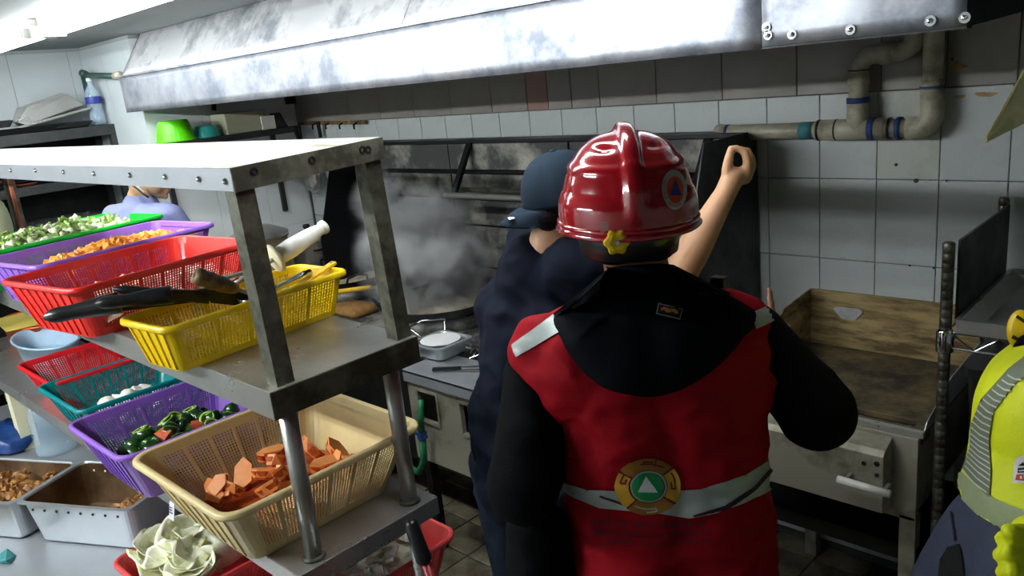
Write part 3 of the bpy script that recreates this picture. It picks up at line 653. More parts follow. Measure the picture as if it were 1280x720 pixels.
# ================================================================== GRIDDLE
gd = thing('griddle', 'greasy flat-top griddle with a stained splash guard and steel legs', 'griddle', (-.95, 2.55, 0))
GX0, GX1 = -1.24, -.665
obj('plate', MB().bb(GX0, GX1, 2.34, 2.835, .885, .905), M['griddle'], gd, bevel=.003)
obj('splash_back', MB().bb(GX0, GX1-.12, 2.835, 2.845, .90, 1.117), M['griddle_splash'], gd)
obj('splash_back', MB().bb(GX1-.12, GX1, 2.832, 2.842, .90, 1.117), M['griddle_splash'], gd)
obj('splash_side', plate(GX0-.006, [(2.28, .90), (2.34, .985), (2.62, 1.1), (2.842, 1.117), (2.842, .90)]), M['griddle_splash'], gd)
obj('splash_side', plate(GX1, [(2.28, .905), (2.30, .925), (2.52, .985), (2.842, 1.0), (2.842, .90), (2.28, .90)], .003), M['steel_clean'], gd)
obj('grease_trough', MB().bb(GX0, GX1, 2.26, 2.27, .885, .915).bb(GX0, GX1, 2.27, 2.34, .865, .87).bb(GX1-.03, GX1, 2.27, 2.34, .87, .905), M['griddle'], gd)
obj('front_rim', MB().bb(GX0, GX1+.01, 2.245, 2.262, .895, .915), M['steel'], gd, bevel=.002)
obj('body', MB().bb(GX0, GX1-.01, 2.27, 2.83, .64, .88), M['range_front'], gd)
obj('front_sheet', MB().bb(GX0, GX1, 2.235, 2.26, .63, .895), M['range_front'], gd, bevel=.002)
db = MB(); db.add([(x, y, z) for x in (GX0+.0, -.735) for y, z in ((2.235, .885), (2.18, .865), (2.165, .85), (2.165, .67), (2.235, .65))], [(0, 1, 2, 3, 4), (9, 8, 7, 6, 5)]+[(i, (i+1) % 5, (i+1) % 5+5, i+5) for i in range(5)])
obj('control_box', db, M['range_front'], gd, bevel=.002)
for x, y, r in ((1080, 579, .007), (1096, 580, .008), (1096, 594, .006)):
    c = atY(x, y, 2.164); obj('control_hole', MB().lathe([(r, -.002), (r, .002), (0, .002)], 12, c, Matrix.Rotation(PI/2, 3, 'X')), M['black_print'], gd)
a = atY(1047, 599, 2.12); b = atY(1113, 618, 2.12)
obj('handle_bar', MB().tube([a, b], .012, 14), M['white_pl'], gd, smooth=True, label='pale round handle bar')
obj('handle_bracket', MB().bar(a+Vector((.02, 0, 0)), a+Vector((.02, .05, 0)), .01, .01), M['steel'], gd)
obj('handle_bracket', MB().bar(b-Vector((.02, 0, 0)), b+Vector((-.02, .05, 0)), .01, .01), M['steel'], gd)
for x, y in ((-.685, 2.25), (-.685, 2.8), (GX0+.02, 2.25), (GX0+.02, 2.8)):
    obj('leg', MB().bb(x-.025, x+.02, y-.015, y+.03, 0, .64), M['range_front'], gd)
obj('lower_rail', MB().bb(GX0, GX1, 2.25, 2.28, .48, .53), M['dark_iron'], gd)
obj('lower_shelf', MB().bb(GX0, GX1, 2.28, 2.82, .46, .47), M['dark_iron'], gd)
sgn = MB(); c = atY(1060, 392, 2.832)
pts = []
for k in range(22):
    t = 2*PI*k/22; pts.append(c+Vector((.045*math.cos(t)*(1+.3*math.sin(3*t)), 0, .032*math.sin(t)*(1+.3*math.cos(2*t)))))
sgn.add(pts+[p+Vector((0, -.002, 0)) for p in pts], [tuple(range(22)), tuple(range(43, 21, -1))]+[(i, (i+1) % 22, (i+1) % 22+22, i+22) for i in range(22)])
obj('grease_patch', sgn, mat('pale_residue', S(170, 172, 170), .5, var=.2, vscale=30), gd, label='pale torn residue on the splash guard')

# ================================================================== WIRE RACK (right)
wr = thing('wire_rack', 'chrome wire rack with ringed posts and a steel tray shelf right of the griddle', 'rack', (-.2, 2.55, 0))
def post(x, y, zt):
    pr = [(.0155, 0)]; z = .02
    while z < zt-.02: pr += [(.0155, z), (.0145, z+.0015), (.0155, z+.003)]; z += .0254
    pr += [(.0155, zt), (.012, zt+.004), (0, zt+.004)]
    return MB().lathe(pr, 16, (x, y, 0))
for x, y, zt in ((-.612, 2.25, 1.47), (-.612, 2.80, 1.49), (.3, 2.25, 1.47), (.3, 2.80, 1.49)):
    obj('post', post(x, y, zt), M['post_steel'], wr, smooth=True)
    obj('collar', MB().lathe([(.016, 1.165), (.022, 1.17), (.022, 1.225), (.016, 1.235)], 16, (x, y, 0)), M['chrome'], wr, smooth=True)
def wire_edge(p0, p1, drop=.045):
    mb = MB(); p0 = Vector(p0); p1 = Vector(p1); d = Vector((0, 0, -drop))
    mb.tube([p0, p1], .0035, 6); mb.tube([p0+d, p1+d], .0035, 6); n = max(4, int((p1-p0).length/.06)); q = []
    for k in range(n+1): q.append(p0.lerp(p1, k/n)+d*(k % 2))
    mb.tube(q, .0025, 6); return mb
for z in (1.225, .62):
    obj('wire_edge', wire_edge((-.6, 2.25, z), (.3, 2.25, z)), M['chrome'], wr); obj('wire_edge', wire_edge((-.6, 2.80, z), (.3, 2.80, z)), M['chrome'], wr)
    obj('wire_edge', wire_edge((-.61, 2.26, z), (-.61, 2.79, z)), M['chrome'], wr)
    mb = MB()
    for k in range(1, 30): mb.tube([(-.6+.9*k/30, 2.25, z), (-.6+.9*k/30, 2.80, z)], .002, 5)
    obj('wire_deck', mb, M['chrome'], wr, kind='stuff')
obj('side_guard', MB().bb(-.597, -.59, 2.275, 2.78, 1.255, 1.475), M['panel_black'], wr, label='dark steel side guard')
ty = thing('oven_tray', 'worn steel tray with turned-up edges on the top of the wire rack', 'tray', (-.15, 2.52, 1.23))
L = [(-.15, 2.52, .40, .25, .01, 1.232), (-.15, 2.52, .42, .27, .01, 1.236), (-.15, 2.52, .43, .28, .01, 1.262), (-.15, 2.52, .435, .285, .01, 1.262), (-.15, 2.52, .435, .285, .01, 1.235)]
mb = MB().rr([(-.15, 2.52, .436, .286, .01, 1.231), (-.15, 2.52, .436, .286, .01, 1.268), (-.15, 2.52, .425, .275, .01, 1.268), (-.15, 2.52, .385, .235, .01, 1.24)], 3, True, True)
obj('tray_body', mb, M['steel'], ty)
cb = thing('added_dark_box', 'added black box filling the dark space below the wire rack', 'dark filler', (-.1, 2.6, 0))  # black box added where the space below the rack is only dark
obj('dark_box_body', MB().bb(-.56, .26, 2.32, 2.76, .0, .56), M['black_pl'], cb)
obj('dark_box_panel', MB().bb(-.55, -.16, 2.30, 2.32, .03, .54), M['black_pl'], cb); obj('dark_box_panel', MB().bb(-.14, .25, 2.30, 2.32, .03, .54), M['black_pl'], cb)
cb = thing('added_black_box', 'added black box filling the dark gap under the tray', 'crate', (-.1, 2.6, .63))  # second added black box, darkens the void between the wire shelves
obj('black_box_body', MB().rr([(-.15, 2.53, .40, .22, .03, .63), (-.15, 2.53, .42, .235, .03, 1.1)], 4, True, True), M['black_pl'], cb)
obj('black_box_rim', MB().rr([(-.15, 2.53, .43, .245, .03, 1.09), (-.15, 2.53, .43, .245, .03, 1.115)], 4, True, True), M['black_pl'], cb)
# yellow film scoop hanging at the right
c0 = atD(1233, 178, 2.1); c1 = atD(1286, 78, 2.15); c2 = atD(1330, 60, 2.25); c3 = atD(1320, 135, 2.15)
fm = thing('yellow_plastic_sheet', 'translucent yellow plastic sheet with a rounded corner hanging at the right edge', 'plastic sheet', (c1.x, c1.y, c0.z))
pts = [c0+Vector((0, 0, .006)), c0+(c1-c0)*.03+Vector((-.004, 0, .01)), c1, c2, c3, c0+(c3-c0)*.04]
n_ = (c1-c0).cross(c3-c0).normalized()*.002; cc = sum(pts, Vector())/len(pts)-n_*7
mb = MB().add([p+n_ for p in pts]+[p-n_ for p in pts]+[cc, cc-n_*2], [(i, (i+1) % 6, 12) for i in range(6)]+[((i+1) % 6+6, i+6, 13) for i in range(6)]+[(i, (i+1) % 6, (i+1) % 6+6, i+6) for i in range(6)])
obj('film', mb, M['yellow_film'], fm); obj('film_hem', MB().tube([c0, c1, c2], .004, 8), M['yellow_film'], fm)
obj('hanging_cord', MB().tube([c2, Vector((c2.x, c2.y, ZC))], .003, 6), M['white_pl'], fm)

# ================================================================== LEFT RACKS
r1_ = thing('left_rack', 'dark grey steel shelf rack on the far left wall', 'rack', (-5.25, 1.2, 0))
RX0, RX1 = XL1+.02, -5.1
for z, t in ((1.955, .06), (1.665, .05), (1.2, .05), (.6, .05)):
    obj('shelf', MB().bb(RX0, RX1, -.3, 1.91, z-t, z), M['hood_dark'], r1_, bevel=.003)
for y in (1.885, -.25):
    for x in (RX0+.02, RX1-.02): obj('upright', MB().bb(x-.018, x+.018, y-.018, y+.018, 0, 1.95), M['hood_dark'], r1_)
obj('back_panel', MB().bb(RX0-.008, RX0, -.3, 1.9, 0, 1.95), M['dark_iron'], r1_)
# things on it
bt = thing('tilted_tin', 'large grey sheet metal tin lying upside down on the left rack', 'tin', (-5.25, 1.6, 1.96))
p = [atX(14, 143, -5.2), atX(40, 122, -5.2), atX(85, 112, -5.3), atX(97, 130, -5.2), atX(46, 137, -5.2)]
zt = 1.957
mb = MB().hull([(-5.30, 1.42, 2.03), (-5.15, 1.40, 2.02), (-5.30, 1.46, 2.10), (-5.17, 1.48, 2.10), (-5.33, 1.72, 2.165), (-5.15, 1.70, 2.15), (-5.15, 1.77, 2.08), (-5.33, 1.78, 2.08), (-5.15, 1.45, 2.0), (-5.33, 1.45, 2.0)])
obj('tin_body', mb, M['steel'], bt, bevel=.004)
obj('tin_rim', MB().bar((-5.14, 1.39, 1.99), (-5.14, 1.80, 2.06), .02, .012), M['steel'], bt)
bk = thing('black_tray', 'flat black tray under the upturned tin on the left rack', 'tray', (-5.25, 1.5, 1.955))
obj('tray_body', MB().rr([(-5.24, 1.52, .13, .24, .02, 1.956), (-5.24, 1.52, .15, .27, .02, 1.99)], 4, True, True), M['black_pl'], bk)
obj('tray_handle', MB().bar((-5.1, 1.6, 1.97), (-5.07, 1.6, 1.97), .05, .01), M['black_pl'], bk)
for k, (z, m, lb) in enumerate(((1.957, 'steel_clean', 'shiny flat steel tray at the left photo edge, lowest of its stack'), (2.0, 'hood_dark', 'dull grey tray on top of the shiny steel tray at the left edge'))):
    t = thing('baking_tray', lb, 'tray', (-5.24, 1.1, z), 0, 'trays stacked on the left rack')
    obj('tray_body', MB().rr([(-5.24, 1.12, .12, .26-.02*k, .02, z), (-5.24, 1.12, .14, .28-.02*k, .02, z+.035), (-5.24, 1.12, .135, .275-.02*k, .02, z+.035), (-5.24, 1.12, .11, .25-.02*k, .02, z+.006)], 4, True, True), M[m], t)
    obj('tray_rim', MB().tube([(-5.375, .86+.02*k, z+.035), (-5.105, .86+.02*k, z+.035), (-5.105, 1.38-.02*k, z+.035), (-5.375, 1.38-.02*k, z+.035)], .004, 6, True, True), M[m], t)
for k in range(9):
    y = 1.80-k*.14
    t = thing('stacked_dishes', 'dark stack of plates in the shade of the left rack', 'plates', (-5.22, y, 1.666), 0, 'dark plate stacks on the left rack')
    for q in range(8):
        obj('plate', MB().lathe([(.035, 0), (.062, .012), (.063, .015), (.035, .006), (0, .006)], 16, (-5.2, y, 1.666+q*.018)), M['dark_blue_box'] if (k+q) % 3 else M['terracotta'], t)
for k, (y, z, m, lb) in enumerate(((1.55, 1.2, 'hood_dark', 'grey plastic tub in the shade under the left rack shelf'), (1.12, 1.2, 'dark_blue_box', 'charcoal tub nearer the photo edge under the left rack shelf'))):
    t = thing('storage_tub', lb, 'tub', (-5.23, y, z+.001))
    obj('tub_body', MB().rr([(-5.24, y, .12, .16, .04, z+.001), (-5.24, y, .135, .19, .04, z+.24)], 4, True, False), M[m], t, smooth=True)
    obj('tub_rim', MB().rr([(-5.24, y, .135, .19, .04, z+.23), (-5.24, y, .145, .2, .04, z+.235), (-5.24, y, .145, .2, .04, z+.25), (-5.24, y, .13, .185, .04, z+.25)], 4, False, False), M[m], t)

r2_ = thing('bowl_rack', 'narrow dark steel rack on the white wall carrying plastic bowls', 'rack', (-4.5, 2.3, 0))
BX0, BX1 = XL2+.01, -4.38; BZ = 1.83
obj('shelf', MB().bb(BX0, BX1, 1.93, 2.70, BZ-.035, BZ), M['hood_dark'], r2_, bevel=.003)
obj('end_bracket', MB().bar((BX1-.01, 2.68, BZ), (BX1-.01, 2.70, BZ-.12), .02, .02), M['dark_iron'], r2_)
obj('end_bracket', MB().bar((BX1-.02, 1.95, BZ-.03), (BX0+.01, 1.95, BZ-.2), .02, .02), M['dark_iron'], r2_)
for y in (1.96, 2.66): obj('wall_rail', MB().bb(BX0-.008, BX0+.012, y-.015, y+.015, 1.3, BZ), M['hood_dark'], r2_)
def bowl(y, r, h, m, lb, x=-4.49):
    t = thing('plastic_bowl', lb, 'bowl', (x, y, BZ+.001), 0, 'upturned bowls on the wall rack')
    z = BZ+.001
    obj('bowl_body', MB().lathe([(r, 0), (r*.93, h*.4), (r*.8, h*.85), (r*.72, h), (0, h)], 28, (x, y, z)), M[m], t, smooth=False, bevel=.004)
    obj('bowl_rim', MB().lathe([(r*.99, 0), (r*1.05, 0), (r*1.05, .006), (r*.99, .008)], 28, (x, y, z)), M[m], t, smooth=True)
bowl(1.985, .105, .115, 'p_lime', 'bright green plastic bowl upside down on the wall rack')
bowl(2.165, .075, .065, 'p_aqua', 'small turquoise plastic bowl beside the bright green bowl')
bx = thing('card_box', 'dull olive carton on the wall rack near the bowls', 'box', (-4.5, 2.38, BZ)); obj('carton', MB().bb(-4.60, -4.42, 2.26, 2.52, BZ+.001, BZ+.115), M['kraft'], bx, bevel=.003); obj('carton_flap', MB().bb(-4.60, -4.415, 2.255, 2.525, BZ+.112, BZ+.118), M['kraft'], bx)
bx = thing('napkin_holder', 'small white and black napkin holder in front of the olive carton', 'holder', (-4.4, 2.5, BZ)); obj('white_face', MB().bb(-4.405, -4.395, 2.47, 2.56, BZ+.001, BZ+.08), M['white_pl'], bx, bevel=.002)
obj('black_side', MB().hull([(x, y, z) for x in (-4.47, -4.41) for y, z in ((2.57, BZ+.001), (2.65, BZ+.001), (2.575, BZ+.09), (2.61, BZ+.09))]), M['black_pl'], bx)
# ================================================================== BASKETS
def basket(name, label, cx, cy, z, rot, hx, hy, h, m, taper=.05, r=.035, bays=6, dv=.0085, dh=.008, group=None, end_ribs=6, mesh_ends=False, rim_w=.012):
    t = thing(name, label, 'basket', (cx, cy, z), rot, group)
    X = lambda q: hx-taper*(1-q); Y = lambda q: hy-taper*(1-q); TH = .0022
    SD = {0: (1, 0), 1: (0, 1), 2: (-1, 0), 3: (0, -1)}
    def pt(e, q):
        rr_ = r*(.75+.25*q)
        if e[0] == 's':
            sx, sy = SD[e[1]]
            if sx: return Vector((sx*X(q), sx*e[2]*(Y(q)-rr_), h*q)), Vector((sx, 0, 0))
            return Vector((-sy*e[2]*(X(q)-rr_), sy*Y(q), h*q)), Vector((0, sy, 0))
        sx, sy = ((1, 1), (-1, 1), (-1, -1), (1, -1))[e[1]]; a = e[1]*PI/2+e[2]*PI/2
        n = Vector((math.cos(a), math.sin(a), 0))
        return Vector((sx*(X(q)-rr_), sy*(Y(q)-rr_), h*q))+n*rr_, n
    def strip(mb, es, q0, q1, th=TH, out=0, closed=False):
        vs = []
        for q in (q0, q1):
            for k in (0, 1):
                for e in es:
                    p, n = pt(e, q); vs.append(p+n*(out-k*th))
        m_ = len(es); fs = []
        for i in range(m_ if closed else m_-1):
            j = (i+1) % m_; a, b, c, d = 0, m_, 2*m_, 3*m_
            fs += [(a+i, a+j, c+j, c+i), (b+j, b+i, d+i, d+j), (c+i, c+j, d+j, d+i), (a+j, a+i, b+i, b+j)]
        if not closed:
            for i, f in ((0, 1), (m_-1, 0)): fs.append((i, m_+i, 3*m_+i, 2*m_+i))
        mb.add(vs, fs)
    per = []
    for q in range(4):
        per += [('c', q, k/4) for k in range(5)]
    body = MB(); strip(body, per, 0, .14, closed=True); strip(body, per, .86, .99, closed=True)
    for q in range(4):
        strip(body, [('s', q, 1-.001)]+[('c', q, k/5) for k in range(6)]+[('s', (q+1) % 4, -.999)], .12, .88, out=.0004)
    for s in (1, 3):
        if not mesh_ends: strip(body, [('s', s, -1), ('s', s, 1)], .12, .88)
        for k in range(end_ribs+1):
            u = -1+2*k/end_ribs; du = .0035/(X(.5)-r); strip(body, [('s', s, u-du), ('s', s, u+du)], .04, .92, .005, .004)
    for s in (0, 2):
        for k in range(bays+1):
            u = -.985+1.97*k/bays; du = .0045/(Y(.5)-r); strip(body, [('s', s, u-du), ('s', s, u+du)], .04, .92, .004, .001)
    xb, yb = X(0)-.001, Y(0)-.001
    body.rr([(0, 0, xb, yb, r*.75, 0), (0, 0, xb, yb, r*.75, .003)], 4, True, True)
    obj('basket_body', body, m, t, local=True)
    rm = MB(); rw = rim_w
    rm.rr([(0, 0, X(1)-.003, Y(1)-.003, r, h-.010), (0, 0, X(1)+.001, Y(1)+.001, r, h-.012), (0, 0, X(1)+rw-.002, Y(1)+rw-.002, r+.008, h-.015), (0, 0, X(1)+rw, Y(1)+rw, r+.009, h-.011), (0, 0, X(1)+rw-.001, Y(1)+rw-.001, r+.008, h-.002),
           (0, 0, X(1)+rw-.005, Y(1)+rw-.005, r+.005, h+.002), (0, 0, X(1)+.001, Y(1)+.001, r, h+.002), (0, 0, X(1)-.003, Y(1)-.003, r-.002, h-.002), (0, 0, X(1)-.003, Y(1)-.003, r, h-.010)], 6, False, False)
    obj('basket_rim', rm, m, t, smooth=True, local=True)
    for s in (0, 2)+((1, 3) if mesh_ends else ()):
        me = MB(); L = (Y(.5) if s in (0, 2) else X(.5))-r; n = int(2*L/dv); du = .26*dv/L
        for k in range(n):
            u = -1+2*(k+.5)/n; strip(me, [('s', s, u-du), ('s', s, u+du)], .13, .87, .0016, -.0002)
        nh = int(h*.74/dh)
        for k in range(1, nh):
            q = .13+.74*k/nh; dq = .17*dh/h; strip(me, [('s', s, -1), ('s', s, 1)], q-dq, q+dq, .0014, -.0004)
        obj('side_mesh', me, m, t, local=True)
    return t
RB = math.radians
basket('plastic_basket', 'large beige perforated basket of orange slices at the table end', -1.985, .985, TT+.001, 0, .275, .295, .195, M['p_beige'], taper=.075, bays=6, r=.05, end_ribs=6, rim_w=.017)
basket('plastic_basket', 'purple perforated basket of cut green peppers beside the beige basket', -2.53, .94, TT+.001, 0, .222, .265, .185, M['p_purple'], taper=.065, bays=5, r=.045, end_ribs=6)
basket('plastic_basket', 'teal perforated basket with white vegetables between purple and crimson baskets', -3.16, 1.01, TT+.001, 0, .225, .245, .15, M['p_teal'], taper=.055, bays=6, r=.035, end_ribs=5)
basket('plastic_basket', 'crimson perforated basket behind the teal basket on the table', -3.60, 1.06, TT+.001, 0, .215, .25, .145, M['p_red2'], taper=.05, bays=6, r=.035, end_ribs=5)
basket('plastic_basket', 'yellow perforated basket holding knives and ladles on the middle shelf', -2.06, 1.00, MS+.001, RB(6), .115, .285, .13, M['p_yellow'], taper=.03, bays=5, r=.03, end_ribs=4, dv=.0095, dh=.0085)
basket('plastic_basket', 'red perforated basket of pale root pieces beside the yellow basket', -2.74, .985, MS+.001, RB(9), .225, .32, .17, M['p_red'], taper=.05, bays=7, r=.045, end_ribs=7)
basket('plastic_basket', 'purple perforated basket full of diced carrot on the middle shelf', -3.33, 1.10, MS+.001, RB(9), .215, .36, .165, M['p_purple'], taper=.05, bays=7, r=.04, end_ribs=6)
basket('plastic_basket', 'green perforated basket heaped with chopped greens on the middle shelf', -3.93, 1.06, MS+.001, RB(9), .235, .44, .165, M['p_green'], taper=.05, bays=7, r=.04, end_ribs=6)
basket('plastic_basket', 'coral red basket of cabbage on the lower deck under the beige basket', -2.40, .86, DK+.001, 0, .195, .20, .13, M['p_pink'], taper=.04, bays=5, r=.04, end_ribs=5)
basket('plastic_basket', 'coral red basket of chopped onion on the lower deck at the table end', -2.05, 1.17, DK+.135, 0, .22, .18, .13, M['p_pink'], taper=.04, bays=5, r=.05, end_ribs=5) if False else None
basket('plastic_basket', 'coral red basket of chopped onion on the lower deck at the table end', -1.98, 1.20, DK+.001, 0, .225, .20, .145, M['p_pink'], taper=.04, bays=5, r=.05, end_ribs=5)

bb_ = bpy.data.objects['plastic_basket']
c = atY(215, 639, .715)
stk = obj('price_sticker', MB().box(c, (.03, .002, .05), Matrix.Rotation(RB(-14), 3, 'X')), M['white_print'], bb_, label='small white sticker on the ribbed end')
sm_ = MB()
for k in range(4): sm_.box(c+Vector((-.002, -.003, .014-k*.009)), (.018-.004*(k % 2), .002, .0025), Matrix.Rotation(RB(-14), 3, 'X'))
obj('printed_line', sm_, M['blue_print'], stk, kind='stuff')
# ---- food pieces
def chunk(sx, sy, sz, seed, n=0):
    rnd = random.Random(seed); pts = []
    for x in (-1, 1):
        for y in (-1, 1):
            for z in (-1, 1): pts.append((x*sx*rnd.uniform(.7, 1), y*sy*rnd.uniform(.7, 1), z*sz*rnd.uniform(.7, 1)))
    return MB().hull(pts)
def rotm(rot): return Matrix.Rotation(rot, 2)
def scatter(name, label, cat, group, meshes, cx, cy, rot, hx, hy, zf, n, rnd, sc=(1, 1), tilt=1.0, zjit=.006):
    for k in range(n):
        for _ in range(30):
            u = rnd.uniform(-1, 1); v = rnd.uniform(-1, 1)
            zz = zf(u, v, rnd)
            if zz is not None: break
        else: continue
        p = rotm(rot) @ Vector((u*hx, v*hy)); s = rnd.uniform(*sc)
        inst(meshes[k % len(meshes)], name, (cx+p.x, cy+p.y, zz+rnd.uniform(-zjit, zjit)), (rnd.uniform(-tilt, tilt), rnd.uniform(-tilt, tilt), rnd.uniform(0, 6.3)), label, cat, group, s)
rnd = random.Random(3)
# carrot dice
cm = [mesh_of(chunk(.0135, .012, .011, s), M['carrot'], 'carrot_piece') for s in range(6)]
def zc(u, v, r):
    if v < -.72-.1*u: return None
    base = MS+.105+.045*(1-u*u)*min(1, (v+.85)*1.1)*(1.15-.55*max(0, v)); return base if r.random() < .8 else base-.012
bed = MB()
def bed_mesh(cx, cy, rot, hx, hy, zf, drop, m, name, label, cat, nx=14, ny=18):
    vs = []; fs = []
    class _R:
        def random(s): return 0
    for i in range(nx+1):
        for j in range(ny+1):
            u = -1+2*i/nx; v = -1+2*j/ny; q = rotm(rot) @ Vector((u*hx, v*hy)); zz = zf(u, v, _R())
            vs.append((cx+q.x, cy+q.y, (zz if zz is not None else zf(u, -.6, _R()) or 0)-drop+.004*noise.noise(Vector((q.x*60, q.y*60, 1)))))
    for i in range(nx):
        for j in range(ny):
            a = i*(ny+1)+j; fs.append((a, a+ny+1, a+ny+2, a+1))
    b = len(vs); z0 = min(v[2] for v in vs)-.02; vs += [(v[0], v[1], z0) for v in vs[:b]]
    fs += [tuple(b+i for i in reversed(f)) for f in fs]
    edge = [i*(ny+1) for i in range(nx+1)]+[nx*(ny+1)+j for j in range(1, ny+1)]+[i*(ny+1)+ny for i in range(nx-1, -1, -1)]+[j for j in range(ny-1, 0, -1)]
    fs += [(edge[k], edge[(k+1) % len(edge)], edge[(k+1) % len(edge)]+b, edge[k]+b) for k in range(len(edge))]
    return tag(obj(name, MB().add(vs, fs), m, kind='stuff'), label, cat)
bed_mesh(-3.33, 1.12, RB(9), .165, .29, zc, .014, M['carrot'], 'buried_carrot', 'layer of diced carrot below the top pieces in the purple basket', 'vegetables')
scatter('carrot_piece', 'diced orange carrot piece heaped in the purple basket', 'vegetable', 'diced carrot in the purple basket', cm, -3.33, 1.12, RB(9), .175, .30, zc, 250, rnd, (.8, 1.2))
# chopped greens
gm = [mesh_of(MB().tube([(-.022, 0, 0), (0, .003, .002), (.022, 0, 0)], [.006, .007, .005], 6), M['greens'], 'stalk'), mesh_of(MB().tube([(-.016, 0, 0), (.016, 0, 0)], .008, 7), M['greens_pale'], 'stalk'),
      mesh_of(chunk(.018, .013, .004, 3), M['greens'], 'stalk'), mesh_of(MB().lathe([(0, -.011), (.010, -.006), (.013, 0), (.010, .007), (0, .010)], 8), M['greens_pale'], 'stalk', True)]
def zg(u, v, r): return MS+.13+.05*(1-u*u)*(1-.5*max(0, v)**2)+.012*math.sin(9*v+3*u)-(.06 if v > .75 else 0)
bed_mesh(-3.95, 1.13, RB(9), .185, .31, zg, .016, M['greens'], 'buried_greens', 'layer of chopped greens below the top pieces in the green basket', 'vegetables')
scatter('chopped_stalk', 'chopped green and white stalk heaped in the green basket', 'vegetable', 'chopped greens in the green basket', gm, -3.95, 1.13, RB(9), .19, .32, zg, 280, rnd, (.9, 1.5), zjit=.012)
# pale root chips in red basket
om = [mesh_of(chunk(.03, .02, .006, s+20), M['garlic'], 'root') for s in range(3)]+[mesh_of(chunk(.026, .018, .010, s+30), M['onion'], 'root') for s in range(2)]
def zr(u, v, r): return MS+.055+.05*(1-u*u)*(1-v*v*.6)
bed_mesh(-2.72, 1.0, RB(9), .15, .22, zr, .012, M['onion'], 'buried_root_pieces', 'layer of pale root pieces at the bottom of the red basket', 'vegetables')
scatter('root_piece', 'pale cut root piece lying in the red basket', 'vegetable', 'pale root pieces in the red basket', om, -2.72, 1.0, RB(9), .16, .24, zr, 70, rnd, (.8, 1.3), tilt=.6)
# white vegetables in teal basket
wm = [mesh_of(MB().lathe([(0, -.025), (.022, -.02), (.034, 0), (.022, .018), (0, .022)], 12), M['onion'], 'white_vegetable', True), mesh_of(chunk(.04, .03, .01, 41), M['onion'], 'white_vegetable')]
scatter('onion', 'white peeled onion lying in the teal basket', 'vegetable', 'white onions in the teal basket', wm, -3.16, 1.02, 0, .12, .14, lambda u, v, r: TT+.03+.03*(1-u*u)*(1-v*v), 22, rnd, (.8, 1.2), tilt=.7)
bed_mesh(-3.16, 1.02, 0, .13, .16, lambda u, v, r: TT+.03+.012*(1-u*u), .01, M['onion'], 'onion_layer', 'bottom layer of chopped onion in the teal basket', 'vegetables')
# green peppers in purple basket
def ring(m, r=.03, h=.03):
    return MB().lathe([(r*.55, 0), (r, 0), (r*1.05, h*.5), (r*.92, h), (r*.55, h), (r*.8, h*.5), (r*.55, 0)], 12)
pe = [mesh_of(MB().lathe([(0, -.045), (.018, -.038), (.028, -.01), (.026, .02), (.015, .042), (0, .046)], 12, sx=1, sy=.8), M['pepper'], 'pepper', True), mesh_of(MB().lathe([(0, -.03), (.028, -.02), (.034, .0), (.03, .02), (0, .024)], 12), M['pepper'], 'pepper', True)]
pr_ = mesh_of(chunk(.035, .028, .02, 9), M['pepper_red'], 'pepper')
def zp(u, v, r): return TT+.05+.055*(1-u*u*.8)*(1-.4*v*v)
bed_mesh(-2.52, .96, 0, .15, .19, zp, .02, M['pepper'], 'buried_peppers', 'layer of green peppers deep in the low purple basket', 'vegetables')
scatter('green_pepper', 'dark green chopped pepper in the low purple basket', 'vegetable', 'dark green peppers in the low purple basket', pe, -2.52, .96, 0, .155, .20, zp, 44, rnd, (.75, 1.1))
for k in range(16):
    u = rnd.uniform(-.9, .9); v = rnd.uniform(-.7, .7); z = zp(u, v, rnd)+.022
    t = thing('pepper_slice', 'sliced pepper showing its pale inside in the low purple basket', 'vegetable', (-2.52+u*.15, .96+v*.19, z), 0, 'sliced peppers in the low purple basket'); t.rotation_euler = (rnd.uniform(-.8, .8), rnd.uniform(-.2, .9), rnd.uniform(0, 6))
    obj('rind', ring(0), M['pepper'], t, smooth=True, local=True); obj('flesh', MB().lathe([(0, .012), (.012, .02), (.020, .031), (.026, .032), (.02, .008), (0, .008)], 12), M['pepper_in'], t, smooth=True, local=True)
for k, (u, v) in enumerate(((.35, .1), (.75, -.2), (.2, -.45))):
    inst(pr_, 'red_pepper_piece', (-2.52+u*.15, .96+v*.19, zp(u, v, rnd)+.022), (rnd.uniform(-1, 1), rnd.uniform(-1, 1), rnd.uniform(0, 6)), 'orange red pepper piece among the green peppers', 'vegetable', 'red pepper pieces in the low purple basket')
# orange slices in beige basket
def wedge(seed):
    rn = random.Random(seed); mb = MB(); n = 9; R = .062; vs = []
    for k in range(n):
        a = -1.1+2.2*k/(n-1); vs += [(R*math.sin(a), R*math.cos(a)-R*.5, 0), (R*1.02*math.sin(a), R*1.02*math.cos(a)-R*.5, .010+.008*rn.random())]
    vs += [(0, -.02, .006), (0, -.012, .03)]; return vs
for k in range(0):
    pass
sl = []
for s in range(4):
    rn = random.Random(s+50); a = rn.uniform(.045, .062); b = rn.uniform(.024, .034); hh = rn.uniform(.022, .036)
    flesh = MB().hull([(a*math.cos(q)*.97*rn.uniform(.8, 1), b*math.sin(q)*.97*rn.uniform(.7, 1), hh) for q in [i*PI/3 for i in range(6)]]+[(a*.8*math.cos(q), b*.6*math.sin(q), 0) for q in [i*PI/4 for i in range(8)]])
    skin = MB().hull([(a*math.cos(q)*.9, b*math.sin(q)*.85, hh*.75) for q in [i*PI/4 for i in range(8)]]+[(a*.7*math.cos(q), b*.5*math.sin(q), -.006) for q in [i*PI/4 for i in range(8)]])
    sl.append((mesh_of(flesh, M['sweet'], 'flesh'), mesh_of(skin, M['sweet_skin'], 'skin')))
def zs(u, v): return TT+.065+.05*(1-.7*u*u)*(1-.35*v*v)
